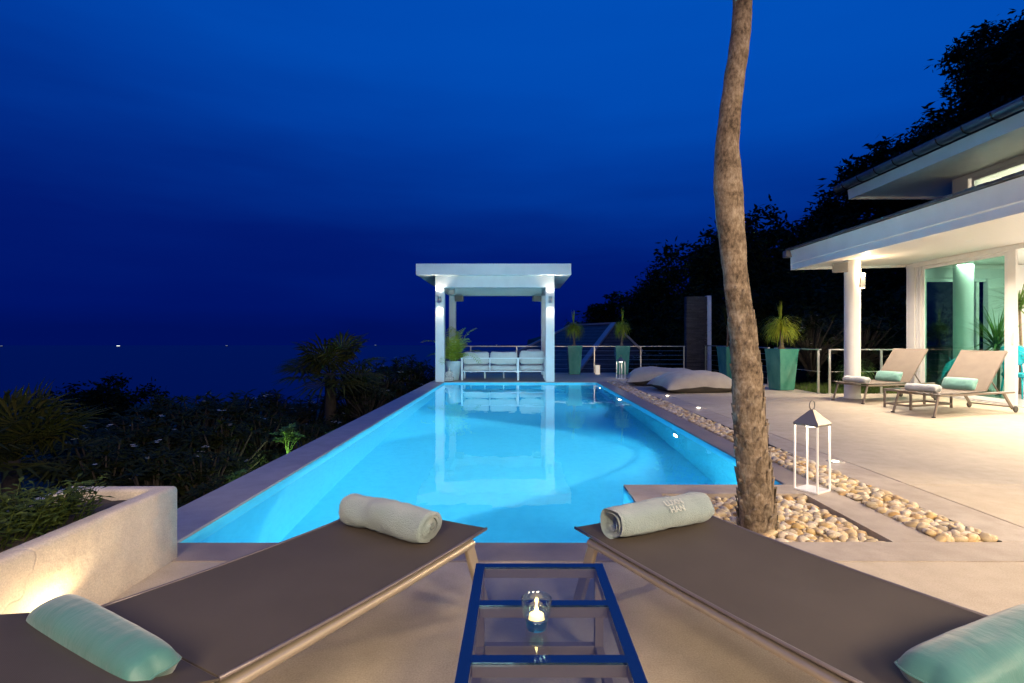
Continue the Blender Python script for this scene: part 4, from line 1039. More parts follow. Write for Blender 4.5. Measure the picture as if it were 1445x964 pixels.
railing([(6.36,17.8),(6.36,13.3)], [(6.36,17.76),(6.36,15.6),(6.36,13.34)], 'steel cable railing on the side of the deck behind the palm trunk', .93)
railing([(6.36,13.0),(6.40,11.12)], [(6.40,11.2),(6.37,12.9)], 'short steel railing between the bright green pot and the house', .93, 1)
railing([(6.56,11.1),(8.55,11.18)], [(6.58,11.1),(7.7,11.15)], 'steel railing with one middle bar between the round column and the glass wall', .93, 1)

# stacked slate wall
sw = empty('slate_wall', (6.12,18.0,0), 'tall dark stacked slate wall at the far corner of the deck', 'wall')
g_ = MB(); rw = random.Random(9); z_ = .001
while z_ < 2.58:
    h_ = rw.uniform(.022,.05); x = 5.77
    while x < 6.46:
        w_ = rw.uniform(.12,.34); x2 = min(x+w_, 6.465); g_.box((x+.001, 17.93-rw.uniform(0,.028), z_), (x2-.001, 18.16, min(z_+h_-.002, 2.59))); x = x2
        if x > 6.46: break
    z_ += h_
rel(g_, sw).build('stone_courses', M['slate'], sw)
g_ = MB(); g_.box((6.468,17.88,.001),(6.60,18.16,2.62)); rel(g_, sw).build('white_edge', M['white'], sw, bevel=.006)

# ------------------------------------------------------------------ recessed lights in the paving strip
def make_ground(label):
    r_ = empty('ground_spotlight', (0,0,0), label, 'ground light', group='small recessed lights in the paving beside the pebble strip')
    g_ = MB(); g_.box((-.055,-.055,.0005),(.055,.055,.006)); g_.build('frame', M['steel'], r_, bevel=.002)
    g_ = MB(); g_.lathe([(0,.0065),(.03,.0065),(.03,.009),(0,.009)], 20); g_.build('lens', M['glow_white'], r_)
    li = bpy.data.lights.new('ground_lamp', 'POINT'); li.energy = .35; li.color = WARMW; li.shadow_soft_size = .02
    lo = bpy.data.objects.new('ground_lamp', li); COL.objects.link(lo); lo.parent = r_; lo.location = (0,0,.06)
    return r_
gl = make_ground('small recessed light in the paving near the white lantern'); gl.location = (3.0,4.97,0)
for y, lb in ((6.9,'small recessed light in the paving right behind the palm trunk'),(8.82,'small recessed light in the paving, left of the palm trunk'),(10.7,'small recessed light in the paving in front of the floor cushions')):
    o = copy_tree(gl); place(o, (3.0+.02*(y-5)/2,y,0), label=lb)

# ------------------------------------------------------------------ house
HS = empty('house', (9,8,0), 'white modern house with two overhanging eaves and a lit terrace', 'house')
M['soffit'] = None
def soffit_mat():
    m = bpy.data.materials.new('white boarded soffit'); m.use_nodes = True; nt = m.node_tree; N = nt.nodes; L = nt.links; b = N['Principled BSDF']
    b.inputs['Base Color'].default_value = (.78,.76,.72,1); b.inputs['Roughness'].default_value = .5
    tc = N.new('ShaderNodeTexCoord'); w_ = N.new('ShaderNodeTexWave'); w_.bands_direction = 'X'; w_.wave_profile = 'SAW'; w_.inputs['Scale'].default_value = 3.1; L.new(tc.outputs['Object'], w_.inputs[0])
    r = N.new('ShaderNodeMapRange'); r.inputs[1].default_value = 0; r.inputs[2].default_value = .09; L.new(w_.outputs['Fac'], r.inputs[0])
    bp = N.new('ShaderNodeBump'); bp.inputs['Strength'].default_value = .6; bp.inputs['Distance'].default_value = .006; L.new(r.outputs[0], bp.inputs['Height']); L.new(bp.outputs[0], b.inputs['Normal'])
    mx = N.new('ShaderNodeMix'); mx.data_type = 'RGBA'; mx.inputs['A'].default_value = (.5,.48,.45,1); mx.inputs['B'].default_value = (.78,.76,.72,1); L.new(r.outputs[0], mx.inputs['Factor']); L.new(mx.outputs['Result'], b.inputs['Base Color'])
    return m
M['soffit'] = soffit_mat()
def hp(nm, mb, m_, parent=HS, **k):
    return rel(mb, HS).build(nm, m_, parent, **k)
YN = -1.0   # near end of the house built
def zs(x): return 2.655 + (x-5.8)*.048
# lower soffit slab
g_ = MB(); vs = [(5.8,YN,zs(5.8)),(8.60,YN,zs(8.6)),(8.60,11.66,zs(8.6)),(5.8,11.05,zs(5.8))]
g_.add(vs + [(x,y,z+.05) for x,y,z in vs], [(0,3,2,1),(4,5,6,7),(0,1,5,4),(1,2,6,5),(2,3,7,6),(3,0,4,7)]); hp('soffit', g_, M['soffit'])
# lower fascia in two steps, side along Y and end
def prism(mb, poly_xz, y0, y1, skew=0):
    n_ = len(poly_xz); vs = [(x,y0,z) for x,z in poly_xz] + [(x,y1+(x-5.8)*skew,z) for x,z in poly_xz]
    mb.add(vs, [tuple(range(n_)), tuple(range(n_,2*n_))[::-1]] + [(i,(i+1)%n_,n_+(i+1)%n_,n_+i)[::-1] for i in range(n_)])
g_ = MB(); prism(g_, [(5.798,2.60),(5.768,2.60),(5.768,2.72),(5.745,2.735),(5.745,2.84),(5.70,2.99),(5.798,3.0)], YN, 11.06); hp('fascia', g_, M['white'], auto=30)
g_ = MB(); g_.add([(5.75,11.055,2.60),(8.62,11.67,2.74),(8.62,11.67,3.02),(5.75,11.055,2.98),(5.75,11.085,2.60),(8.62,11.70,2.74),(8.62,11.70,3.02),(5.75,11.085,2.98)], [(0,1,2,3),(7,6,5,4),(0,4,5,1),(1,5,6,2),(2,6,7,3),(3,7,4,0)]); hp('fascia', g_, M['white'])
# lower roof with tile ends along the edge
g_ = MB(); g_.add([(5.66,YN,3.0),(8.5,YN,3.62),(8.5,11.72,3.62),(5.66,11.12,3.0),(5.66,YN,3.035),(8.5,YN,3.655),(8.5,11.72,3.655),(5.66,11.12,3.035)], [(0,3,2,1),(4,5,6,7),(0,1,5,4),(1,2,6,5),(2,3,7,6),(3,0,4,7)])
y = YN
rt = random.Random(2)
while y < 11.0:
    g_.box((5.635,y+.004,3.0),(5.93,y+.166,3.0+.028+rt.uniform(0,.01))); y += .17
hp('roof', g_, M['roof'])
g_ = MB(); g_.box((5.62,11.0,2.86),(5.75,11.16,3.0)); hp('gutter_end', g_, M['lantern_grey'], bevel=.01)
# round column and its lamp and speaker
g_ = MB(); g_.lathe([(.15,.001),(.15,.03),(.14,.035),(.14,2.68)], 36, (6.55,10.3,0)); hp('column', g_, M['white'], auto=40)
sc3 = empty('wall_sconce', (6.66,10.18,2.28), 'lit wall lamp on the round column of the house', 'wall lamp')
g_ = MB(); g_.box((-.045,-.035,-.14),(.045,.035,.14)); g_.build('shade', M['steel'], sc3, bevel=.006)
g_ = MB(); g_.box((-.035,-.03,.141),(.035,.03,.147)); g_.box((-.035,-.03,-.147),(.035,.03,-.141)); g_.build('bulb', M['glow_warm'], sc3)
g_ = MB(); g_.ball((.0,-.05,.11), .03, 10); g_.build('bulb', M['glow_warm'], sc3, smooth=True)
li = bpy.data.lights.new('column_lamp', 'POINT'); li.energy = 22; li.color = WARM; li.shadow_soft_size = .04
lo = bpy.data.objects.new('column_lamp', li); COL.objects.link(lo); lo.parent = sc3; lo.location = (.02,-.13,.12)
sp4 = copy_tree(sp1); place(sp4, (6.14,10.02,2.50), R(-32), .95, label='pale grey loudspeaker under the house eave beside the round column')
# glass wall: beam, frames and panes along X=8.6
XW = 8.6
g_ = MB(); g_.box((XW,YN,2.70),(XW+.14,11.66,2.785)); hp('beam', g_, M['white'])
g_ = MB(); g_.box((XW-.01,11.40,.001),(XW+.16,11.64,2.70)); hp('corner_post', g_, M['white'], bevel=.006)
for y0_, y1_ in ((11.33,11.39),(11.25,11.31)):
    g_ = MB(); g_.box((XW+.01,y0_,.03),(XW+.12,y1_,2.70)); hp('door_track', g_, M['white_gloss'], bevel=.004)
def sliding(y0_, y1_, x_=XW+.03):
    g_ = MB(); w_ = .06
    g_.box((x_,y0_,.02),(x_+.05,y0_+w_,2.69)); g_.box((x_,y1_-w_,.02),(x_+.05,y1_,2.69)); g_.box((x_,y0_+w_,2.63),(x_+.05,y1_-w_,2.69)); g_.box((x_,y0_+w_,.02),(x_+.05,y1_-w_,.09))
    d_ = hp('sliding_door', g_, M['white_gloss'], bevel=.004)
    g2 = MB(); g2.box((x_+.02,y0_+w_,.09),(x_+.03,y1_-w_,2.63)); gp = rel(g2, HS).build('glass_pane', M['glass_door'], d_)
    return d_
sliding(9.28,11.24)
g_ = MB(); g_.box((XW-.01,9.09,.001),(XW+.035,9.24,2.70)); hp('door_post', g_, M['white'], bevel=.006)
g_ = MB(); g_.tube([(XW-.03,9.12,1.05),(XW-.05,9.12,1.08),(XW-.05,9.12,1.25),(XW-.03,9.12,1.28)], .012, 8); hp('door_handle', g_, M['white_gloss'], smooth=True)
sliding(4.6,6.5); sliding(2.6,4.56)
# room behind it
g_ = MB(); g_.box((8.52,YN,-.14),(15,11.66,.012)); hp('interior_floor', g_, M['floor_in'])
g_ = MB(); g_.box((8.75,YN,2.78),(15,11.66,2.84)); hp('ceiling', g_, M['white'])
g_ = MB(); g_.box((10.35,11.5,.012),(15,11.62,2.77)); g_.box((8.78,11.5,2.47),(10.345,11.62,2.77)); hp('end_wall', g_, M['white'])
g_ = MB(); g_.box((10.25,11.47,.012),(10.345,11.6,2.465)); g_.box((8.78,11.52,2.40),(10.24,11.58,2.465)); g_.box((10.02,11.5,.012),(10.08,11.56,2.395)); hp('window_frame', g_, M['white_gloss'], bevel=.004)
g_ = MB(); g_.box((8.8,11.54,.02),(10.0,11.55,2.39)); hp('glass_pane', g_, M['glass_door'])
g_ = MB(); g_.lathe([(.17,.012),(.17,2.77)], 36, (9.35,11.05,0)); hp('column', g_, M['white'], auto=40)
g_ = MB(); g_.box((13.5,YN,.012),(13.62,11.49,2.77)); hp('back_wall', g_, M['white'])
# upper storey
XU = 8.5
g_ = MB(); g_.box((XU,9.95,3.4),(XU+.2,10.30,4.25)); hp('upper_wall', g_, M['white'])
g_ = MB(); g_.box((XU+.01,YN,4.17),(XU+.2,9.948,4.25)); g_.box((XU+.01,YN,3.3),(XU+.2,9.948,3.62)); hp('upper_wall', g_, M['white'])
g_ = MB(); g_.box((XU+.2,10.12,3.3),(15,10.30,4.25)); hp('upper_wall', g_, M['white'])
def upwin(y0_, y1_):
    g_ = MB(); w_ = .055; x_ = XU+.03
    g_.box((x_,y0_,3.62),(x_+.06,y0_+w_,4.169)); g_.box((x_,y1_-w_,3.62),(x_+.06,y1_,4.169)); g_.box((x_,y0_+w_,4.11),(x_+.06,y1_-w_,4.169)); g_.box((x_,y0_+w_,3.62),(x_+.06,y1_-w_,3.68))
    d_ = hp('window', g_, M['white_gloss']); g2 = MB(); g2.box((x_+.02,y0_+w_,3.68),(x_+.03,y1_-w_,4.11)); rel(g2, HS).build('pane', M['glass_clear'], d_)
M['glass_clear'] = glass('clear window glass', (.85,.95,.92), 1.45)
upwin(7.6,9.9); upwin(5.2,7.55); upwin(2.8,5.15)
g_ = MB(); g_.box((8.75,YN,3.60),(15,10.1,3.615)); hp('upper_floor', g_, M['white'])
g_ = MB(); g_.box((11.2,YN,3.62),(11.3,10.1,4.9)); hp('upper_back_wall', g_, M['white'])
g_ = MB(); g_.box((8.72,YN,4.9),(11.3,10.1,4.95)); hp('upper_ceiling', g_, M['white'])
# upper soffit, fascia, gutter, roof
XE = 7.28
g_ = MB(); g_.box((XE,YN,4.252),(15,11.5,4.30)); hp('upper_soffit', g_, M['soffit_plain'] if 'soffit_plain' in M else M['white'])
g_ = MB(); prism(g_, [(XE-.002,4.20),(XE-.03,4.20),(XE-.06,4.40),(XE-.002,4.42)], YN, 11.52); hp('upper_fascia', g_, M['white'])
g_ = MB(); g_.box((XE-.03,11.502,4.20),(15,11.53,4.42)); hp('upper_fascia', g_, M['white'])
gu = MB(); xg, zg, rg = XE-.175, 4.50, .105
n_ = 14; vs = []
for y in (YN, 11.70):
    for i in range(n_+1):
        a_ = PI + PI*i/n_; vs.append((xg+rg*math.cos(a_), y, zg+rg*math.sin(a_)))
    for i in range(n_+1):
        a_ = 2*PI - PI*i/n_; vs.append((xg+(rg-.006)*math.cos(a_), y, zg+(rg-.006)*math.sin(a_)))
m_ = 2*(n_+1); gu.add(vs, [(i, (i+1) % m_, m_+(i+1) % m_, m_+i) for i in range(m_)])
gu.add([vs[m_+i] for i in range(n_+1)], [tuple(range(n_+1))]); gu.tube([(xg-rg,YN,zg),(xg-rg,11.70,zg)], .009, 6)
gutter = hp('gutter', gu, M['gutter'], auto=60)
y = 11.37
while y > 3:
    b_ = MB(); b_.tube([(xg+(rg+.008)*math.cos(a_), y, zg+(rg+.008)*math.sin(a_)) for a_ in [PI+PI*i/10 for i in range(11)]], .011, 5); b_.tube([(xg+.0,y,zg-rg-.012),(xg+.14,y-.03,zg-rg+.02)], .008, 5)
    rel(b_, HS).build('bracket', M['dark_metal'], gutter); y -= .51
g_ = MB(); vs = [(XE-.16,YN,4.53),(12.5,YN,6.95),(12.5,9.0,6.95),(XE-.16,11.75,4.53)]
g_.add(vs+[(x,y_,z_+.05) for x,y_,z_ in vs], [(0,3,2,1),(4,5,6,7),(0,1,5,4),(1,2,6,5),(2,3,7,6),(3,0,4,7)])
g_.add([(XE-.16,11.75,4.53),(12.5,9.0,6.95),(17,9.0,6.95),(17,11.75,4.53)], [(0,1,2,3)]); hp('upper_roof', g_, M['roof'])

# things in and by the room
dr1 = make_dracaena('tall spiky dracaena inside the house behind the glass door', 1.05, .95, 110, 11); dr1.location = (9.80,10.75,.015)
dr2 = make_dracaena('spiky dracaena inside the house beside the open door at the right edge', 1.9, .9, 60, 12); dr2.location = (10.35,10.85,.015)
dr3 = make_dracaena('dark spiky plant in the garden behind the end window of the house', 1.2, 1.0, 70, 13, M['leaf_hedge']); dr3.location = (10.0,13.0,-.03)
yk = empty('grass_tree', (7.9,12.3,-.03), 'drooping grass-like plant behind the railing by the glass wall', 'plant')
f_ = MB(); ry = random.Random(6)
for i in range(260):
    a_ = ry.uniform(0,2*PI); el = ry.uniform(.2,1.4); strap_leaf(f_, (0,0,.42), (math.cos(a_)*math.cos(el), math.sin(a_)*math.cos(el), math.sin(el)), ry.uniform(.45,.75), .014, 3.4, 8, ry)
f_.build('foliage', M['leaf_green'], yk); g_ = MB(); g_.tube([(0,0,0),(0,0,.42)], [.07,.03], 8); g_.build('stem', M['wood_stem'], yk)
tq = empty('sculpture', (8.98,10.93,.012), 'turquoise leaping sculpture on a stand behind the glass door', 'sculpture')
g_ = MB(); g_.tube([(-.30,0,.35),(-.22,0,.50),(-.08,0,.64),(.08,0,.72),(.22,0,.80),(.34,0,.84)], [.015,.05,.085,.08,.05,.02], 12); g_.tube([(-.30,0,.35),(-.40,.05,.30)], [.02,.004], 8, squash=.3); g_.tube([(.02,0,.76),(-.04,0,.86)], [.03,.004], 8, squash=.4); g_.build('figure', M['turq'], tq, smooth=True)
tq.scale = (.62,.62,.9); g_ = MB(); g_.tube([(0,0,0),(0,0,.62)], .012, 8); g_.lathe([(0,0),(.12,0),(.12,.015),(0,.02)], 20); g_.build('stand', M['steel'], tq)
sh_ = empty('turquoise_chair', (9.78,10.2,.012), 'turquoise curved chair inside the open doorway at the right edge', 'chair')
g_ = MB(); softbox(g_, (-.25,-.25,.40),(.25,.25,.50), .0, 2, 5); g_.build('seat', M['turq'], sh_, smooth=True)
g_ = MB(); softbox(g_, (-.25,.17,.62),(.25,.25,1.02), .0, 3, 4); g_.build('backrest', M['turq'], sh_, smooth=True)
for x in (-.18,.18):
    for y in (-.18,.2):
        g_ = MB(); g_.tube([(x,y,.42),(x*1.2,y*1.2,.0)], [.02,.012], 8); g_.build('leg', M['turq'], sh_, smooth=True)
    g_ = MB(); g_.tube([(x,.2,.45),(x,.22,.7)], .015, 8); g_.build('back_post', M['turq'], sh_, smooth=True)

# ------------------------------------------------------------------ neighbour's roof beyond the railing
nh = empty('neighbour_house', (3,27,-3.5), 'neighbouring house beyond the railing, only its dark tiled hip roof showing', 'house')
def tile_mat():
    m = bpy.data.materials.new('coursed slate roof'); m.use_nodes = True; nt = m.node_tree; N = nt.nodes; L = nt.links; b = N['Principled BSDF']; b.inputs['Roughness'].default_value = .7; b.inputs['Specular IOR Level'].default_value = .1
    tc = N.new('ShaderNodeTexCoord'); sp = N.new('ShaderNodeSeparateXYZ'); L.new(tc.outputs['Object'], sp.inputs[0])
    mu = N.new('ShaderNodeMath'); mu.operation = 'MULTIPLY'; mu.inputs[1].default_value = 6.5; L.new(sp.outputs[2], mu.inputs[0])
    fr = N.new('ShaderNodeMath'); fr.operation = 'FRACT'; L.new(mu.outputs[0], fr.inputs[0])
    n = N.new('ShaderNodeTexNoise'); n.inputs['Scale'].default_value = 3; L.new(tc.outputs['Object'], n.inputs[0])
    r = N.new('ShaderNodeValToRGB'); r.color_ramp.elements[0].color = (.05,.05,.055,1); r.color_ramp.elements[0].position = 0; r.color_ramp.elements[1].color = (.12,.115,.13,1); r.color_ramp.elements[1].position = .35
    L.new(fr.outputs[0], r.inputs[0]); mx = N.new('ShaderNodeMix'); mx.data_type = 'RGBA'; mx.blend_type = 'MULTIPLY'; mx.inputs['Factor'].default_value = .5
    L.new(r.outputs[0], mx.inputs['A']); L.new(n.outputs[0], mx.inputs['B']); L.new(mx.outputs['Result'], b.inputs['Base Color'])
    bp = N.new('ShaderNodeBump'); bp.inputs['Strength'].default_value = .8; bp.inputs['Distance'].default_value = .03; L.new(fr.outputs[0], bp.inputs['Height']); L.new(bp.outputs[0], b.inputs['Normal'])
    return m
M['slate_roof'] = tile_mat()
P2 = at(866,457,25.5); P1 = at(806,461,29.5); P1.z = P2.z
ez = -1.1
C1 = Vector((at(785,600,19.8).x, 19.8, ez)); C2 = Vector((at(640,500,27).x, 27, ez)); C3 = Vector((at(955,500,25.5).x, 25.5, ez)); C4 = Vector((at(870,500,36).x, 36, ez))
g_ = MB(); g_.add([P1,P2,C1,C2,C3,C4], [(0,1,2,3),(1,4,2),(0,5,4,1),(0,3,5)]); rel(g_, nh).build('roof', M['slate_roof'], nh)
g_ = MB()
for a_, b_ in ((P1,P2),(P2,C1),(P1,C2),(P2,C3)): g_.bar(a_+Vector((0,0,.03)), b_+Vector((0,0,.03)), .24, .09)
rel(g_, nh).build('ridge_tiles', mat('ridge tiles', (.30,.27,.27), .6, bump=.5, bscale=5), nh)
g_ = MB(); vsb = [p_.lerp((C1+C2+C3+C4)/4, .08) for p_ in (C1,C2,C4,C3)]
g_.add([Vector((v.x,v.y,-7)) for v in vsb] + [Vector((v.x,v.y,ez-.02)) for v in vsb], [(0,1,5,4),(1,2,6,5),(2,3,7,6),(3,0,4,7)]); rel(g_, nh).build('wall', M['villa_wall'], nh)

# ------------------------------------------------------------------ trees
def leafq(mb, c_, L_, w, rnd):
    d = Vector((rnd.gauss(0,1), rnd.gauss(0,1), rnd.gauss(-.15,.6))).normalized(); s_ = d.cross(Vector((rnd.gauss(0,1),rnd.gauss(0,1),rnd.gauss(0,1)))).normalized()
    mb.add([c_, c_+d*L_*.45+s_*w*.5, c_+d*L_, c_+d*L_*.45-s_*w*.5], [(0,1,2,3)])
def tree_proto(seed, n_cl=46, leaves=85, leafL=.34, crown_r=1.0):
    """unit tree: height ~ 1 unit=crown; crown fills radius 2.6 around (0,0,0); trunk goes down"""
    rnd = random.Random(seed); lf = MB(); tr_ = MB(); cls = []
    for i in range(n_cl):
        while True:
            p_ = Vector((rnd.uniform(-1,1),rnd.uniform(-1,1),rnd.uniform(-1,1)))
            if p_.length < 1: break
        p_ = p_.normalized()*(p_.length**.5); p_ = Vector((p_.x*2.3, p_.y*2.3, p_.z*1.9)) * rnd.uniform(.75,1.12)
        r_ = rnd.uniform(.35,.75); cls.append((p_, r_))
        for k_ in range(int(leaves*r_*1.6)):
            q_ = Vector((rnd.gauss(0,.5),rnd.gauss(0,.5),rnd.gauss(0,.38)))*r_
            leafq(lf, p_+q_, leafL*rnd.uniform(.6,1.2), leafL*.36*rnd.uniform(.7,1.2), rnd)
    tr_.tube([(0,0,-6.5),(.1,0,-3.5),(0,.05,-1.6),(.05,0,.2)], [.24,.17,.13,.06], 8)
    for p_, r_ in cls[:22]:
        a_ = Vector((.03,.02,-1.9+rnd.uniform(0,1.4))); m_ = a_.lerp(p_, .5) + Vector((0,0,-.15)); tr_.tube([a_, m_, p_], [.06,.035,.012], 5)
    return lf, tr_
protos = []
for i in range(4):
    lf, tr_ = tree_proto(100+i, 46 if i < 3 else 60, 85, (.30,.36,.42,.34)[i])
    r_ = empty('hillside_tree', (0,0,0), 'dark leafy tree on the hillside', 'tree', group='dark trees on the hillside behind the house')
    lf.build('crown', M['leaf_dark'], r_); tr_.build('trunk', M['bark'], r_, smooth=True); protos.append(r_)
rt = random.Random(77)
# silhouette: photo x, crown top y, distance, crown radius scale
sil = [(830,447,46,.85),(852,436,42,.9),(880,412,38,1.0),(912,402,36,1.0),(945,377,33,1.0),(975,345,31,1.05),(1003,322,28,1.0),(1062,300,25,1.0),(1035,330,27,.9),(1092,318,23,.85),
       (1128,318,24,.8),(1165,296,26,1.0),(1200,268,28,1.1),(1238,226,27,1.05),(1272,196,25,1.0),(1308,178,23,.95),(1345,152,22,.9),(1386,84,19,.42),(1406,34,18,.55),(1442,34,17,.62),(1402,125,20,.7),(1420,95,18,.9),
       (905,440,30,.9),(960,430,26,.9),(1010,400,23,.8),(1000,440,21,.7),(1060,400,20,.8),(1110,400,18.5,.8),(1150,400,17.5,.75),(1150,350,21,.85),(1200,380,18,.8),(1235,330,21,.85),(1260,400,16.5,.75),(1300,300,20,.8),(1320,400,17,.7),(1390,380,19,.8),
       (1235,440,15.2,.5),(1175,440,15.6,.5),(925,480,26,.6)]
kk = 0
for (px, py, Y, sc_) in sil:
    top_ = at(px, py, Y); cz = top_.z - 2.05*sc_
    o = protos[kk] if kk < 4 else copy_tree(protos[kk % 4]); kk += 1
    place(o, (top_.x, Y, cz), rt.uniform(0,6.28), sc_)
# label trees that are easy to tell apart
# garden shrubs on the left: frangipani with rosettes and white flowers
def frangi_proto(seed, n_tips=78, R_=1.0):
    rnd = random.Random(seed); lf = MB(); fl = MB(); st_ = MB()
    for i in range(n_tips):
        a_ = rnd.uniform(0,2*PI); el = rnd.uniform(-.2,1.5); rr = rnd.uniform(.55,1.05)
        tip = Vector((math.cos(a_)*math.cos(el)*rr*1.05, math.sin(a_)*math.cos(el)*rr*1.05, math.sin(el)*rr*.85))
        st_.tube([(0,0,-.9), tip*.45+Vector((0,0,-.25)), tip], [.03,.022,.014], 5)
        n_ = rnd.randint(9,14)
        for k_ in range(n_):
            aa = k_*2.4+a_; e2 = rnd.uniform(-.25,.8); d = Vector((math.cos(aa)*math.cos(e2), math.sin(aa)*math.cos(e2), math.sin(e2)))
            bush_leaf(lf, tip, d, rnd.uniform(.18,.30), rnd.uniform(.05,.075))
        if rnd.random() < .07:
            for f in range(rnd.randint(1,4)):
                c_ = tip + Vector((rnd.uniform(-.07,.07), rnd.uniform(-.07,.07), .10+rnd.uniform(0,.06)))
                for k_ in range(5):
                    aa = k_*1.257+f; bush_leaf(fl, c_, (math.cos(aa), math.sin(aa), .35), .042, .03)
    return lf, fl, st_
fps = []
for i in range(3):
    lf, fl, st_ = frangi_proto(40+i)
    r_ = empty('frangipani_shrub', (0,0,0), 'dark frangipani shrub with white flowers in the garden left of the pool', 'shrub', group='frangipani shrubs in the dark garden left of the pool')
    lf.build('foliage', M['leaf_hedge'], r_); fl.build('blossom', M['flower'], r_); st_.build('branches', M['bark'], r_, smooth=True); fps.append(r_)
fr = [(225,563,11,1.0),(285,560,10.5,.95),(335,557,11.5,1.0),(385,556,13,1.0),(250,600,9,.9),(190,590,9,.9),(315,600,9,.85),(370,585,10.5,.8),(150,625,7.5,.85),(215,645,7.2,.8),(285,640,7.5,.7),(440,560,14.5,.9),(500,540,14.5,.9),(540,512,16,1.05),(585,505,17,1.05),(610,520,16.5,.8),(520,545,13,.7),(470,590,12,.7),(565,545,15.2,.7),(430,600,10.6,.6),(120,600,12,1.1),(300,690,6.6,.6)]
for i, (px, py, Y, sc_) in enumerate(fr):
    o = fps[i] if i < 3 else copy_tree(fps[i % 3])
    t_ = at(px, py, Y); place(o, (min(t_.x, -2.45-.95*sc_), Y, t_.z-.95*sc_+.10), rt.uniform(0,6.28), sc_)
for i, (x_, y_, z_, sc_, lb) in enumerate(((7.6,13.6,1.0,.9,'dark leafy shrub behind the railing between the round column and the glass wall'),(9.2,14.2,.9,1.0,'dark leafy shrub outside the end window of the house'),(5.0,20.5,-.3,1.0,'dark leafy shrub beyond the railing left of the slate wall'))):
    o = copy_tree(fps[i]); place(o, (x_, y_, z_), i*1.7, sc_, lb, 'garden shrubs on the hill side of the deck')
# fan palms
def fan_palm(label, n, pet, R_, seed, hs):
    rnd = random.Random(seed); r_ = empty('fan_palm', (0,0,0), label, 'palm tree'); f_ = MB()
    for i in range(n):
        a_ = i*2.4; el = rnd.uniform(-.35,1.3); d = (math.cos(a_)*math.cos(el), math.sin(a_)*math.cos(el), math.sin(el))
        fanleaf(f_, (0,0,0), d, pet*rnd.uniform(.7,1.1), R_*rnd.uniform(.85,1.1), 20, .05, rnd, .28)
    f_.build('crown', M['leaf_palm'], r_); g_ = MB(); g_.tube([(0,0,-hs),(.02,0,-hs*.5),(0,0,.05)], [.14,.11,.10], 10); g_.build('trunk', M['bark'], r_, smooth=True); return r_
fp = fan_palm('dark fan palm standing above the garden shrubs near the far left corner of the pool', 26, .62, .62, 3, 3.0); t_ = at(466,530,13); fp.location = t_; fp.scale = (1.3,1.3,1.15)
fp2 = fan_palm('low dark fan palm with long drooping fronds at the left edge of the photo', 30, .75, .75, 5, 2.0); fp2.location = at(15,655,7.2)
fp3 = fan_palm('small dark fan palm half hidden among the shrubs behind the pool edge', 18, .45, .5, 8, 2.4); fp3.location = at(505,550,14)
# broad dark tree on the slope below
o = copy_tree(protos[1]); place(o, at(112,578,30) , 1, (.95,.95,.75), label='rounded dark tree against the sea at the left, below the garden', group='dark trees against the sea')
o = copy_tree(protos[2]); place(o, at(176,574,27) , 2, (.72,.72,.8), label='smaller dark tree against the sea just right of the rounded one', group='dark trees against the sea')
o = copy_tree(protos[0]); place(o, at(20,625,34) , 2, (1.1,1.1,.7), label='dark tree below the left edge of the sea view', group='dark trees against the sea')
o = copy_tree(protos[3]); place(o, at(300,625,32) , 2, (1.1,1.1,.8), label='dark tree on the slope behind the frangipani shrubs', group='dark trees against the sea')
# lit plants in the garden
lp = empty('garden_shrub', at(405,628,9.0), 'small bright green shrub lit by an assumed garden lamp left of the pool', 'shrub')
f_ = MB(); rl = random.Random(31)
for i in range(34):
    a_ = rl.uniform(0,2*PI); el = rl.uniform(-.1,1.5); tip = Vector((math.cos(a_)*math.cos(el)*.24, math.sin(a_)*math.cos(el)*.24, .12+math.sin(el)*.26)); f_.tube([(0,0,-.2), tip*.5+Vector((0,0,-.05)), tip], [.005,.004,.002], 4) if i % 4 == 0 else None; tip = tip*rl.uniform(.45,1.0)
    for k_ in range(9): aa = k_*2.4; bush_leaf(f_, tip, (math.cos(aa), math.sin(aa), rl.uniform(-.1,.8)), rl.uniform(.07,.12), .035)
f_.build('foliage', M['leaf_green'], lp)
lp2 = copy_tree(lp); place(lp2, at(335,690,7.3), 1, .7, label='low yellow-green shrub faintly lit beside the near left pool edge')
lp3 = copy_tree(lp); place(lp3, at(470,622,10.4), 1, .6, label='low shrub in the dark beside the middle of the left pool edge')
def lampo(name, label, loc, col, e, up=.25):
    r_ = empty(name, loc, label, 'garden lamp'); g_ = MB(); g_.lathe([(0,0),(.03,0),(.04,.02),(.04,.07),(0,.07)], 14); g_.build('housing', M['dark_metal'], r_)
    g_ = MB(); g_.lathe([(0,.071),(.03,.071),(.03,.075),(0,.075)], 14); g_.build('lens', M['glow_white'], r_)
    li = bpy.data.lights.new('assumed_garden_light', 'POINT'); li.energy = e; li.color = col; li.shadow_soft_size = .04
    lo = bpy.data.objects.new('assumed_garden_light', li); COL.objects.link(lo); lo.parent = r_; lo.location = (0,0,.13); return r_
q = at(405,640,9.0); lampo('assumed_garden_lamp', 'assumed garden spot lamp below the bright green shrub', (q.x+.12, q.y-.42, q.z-.22), (.7,1,.45), 26)
q = at(335,690,7.3); lampo('assumed_garden_lamp', 'assumed garden spot lamp beside the low yellow-green shrub', (q.x-.05, q.y-.3, q.z-.2), (1,.85,.4), 2.5)
fn = empty('garden_screen', at(362,640,12.5), 'small white slatted screen glimpsed between the dark garden shrubs', 'screen')
for i in range(7): g_ = MB(); g_.box((-.28,-.01,-.35+i*.13),(.28,.012,-.26+i*.13)); g_.build('slat', M['slat_white'], fn)
for x in (-.31,.28): g_ = MB(); g_.box((x,-.02,-2.0),(x+.03,.02,.65)); g_.build('post', M['slat_white'], fn)
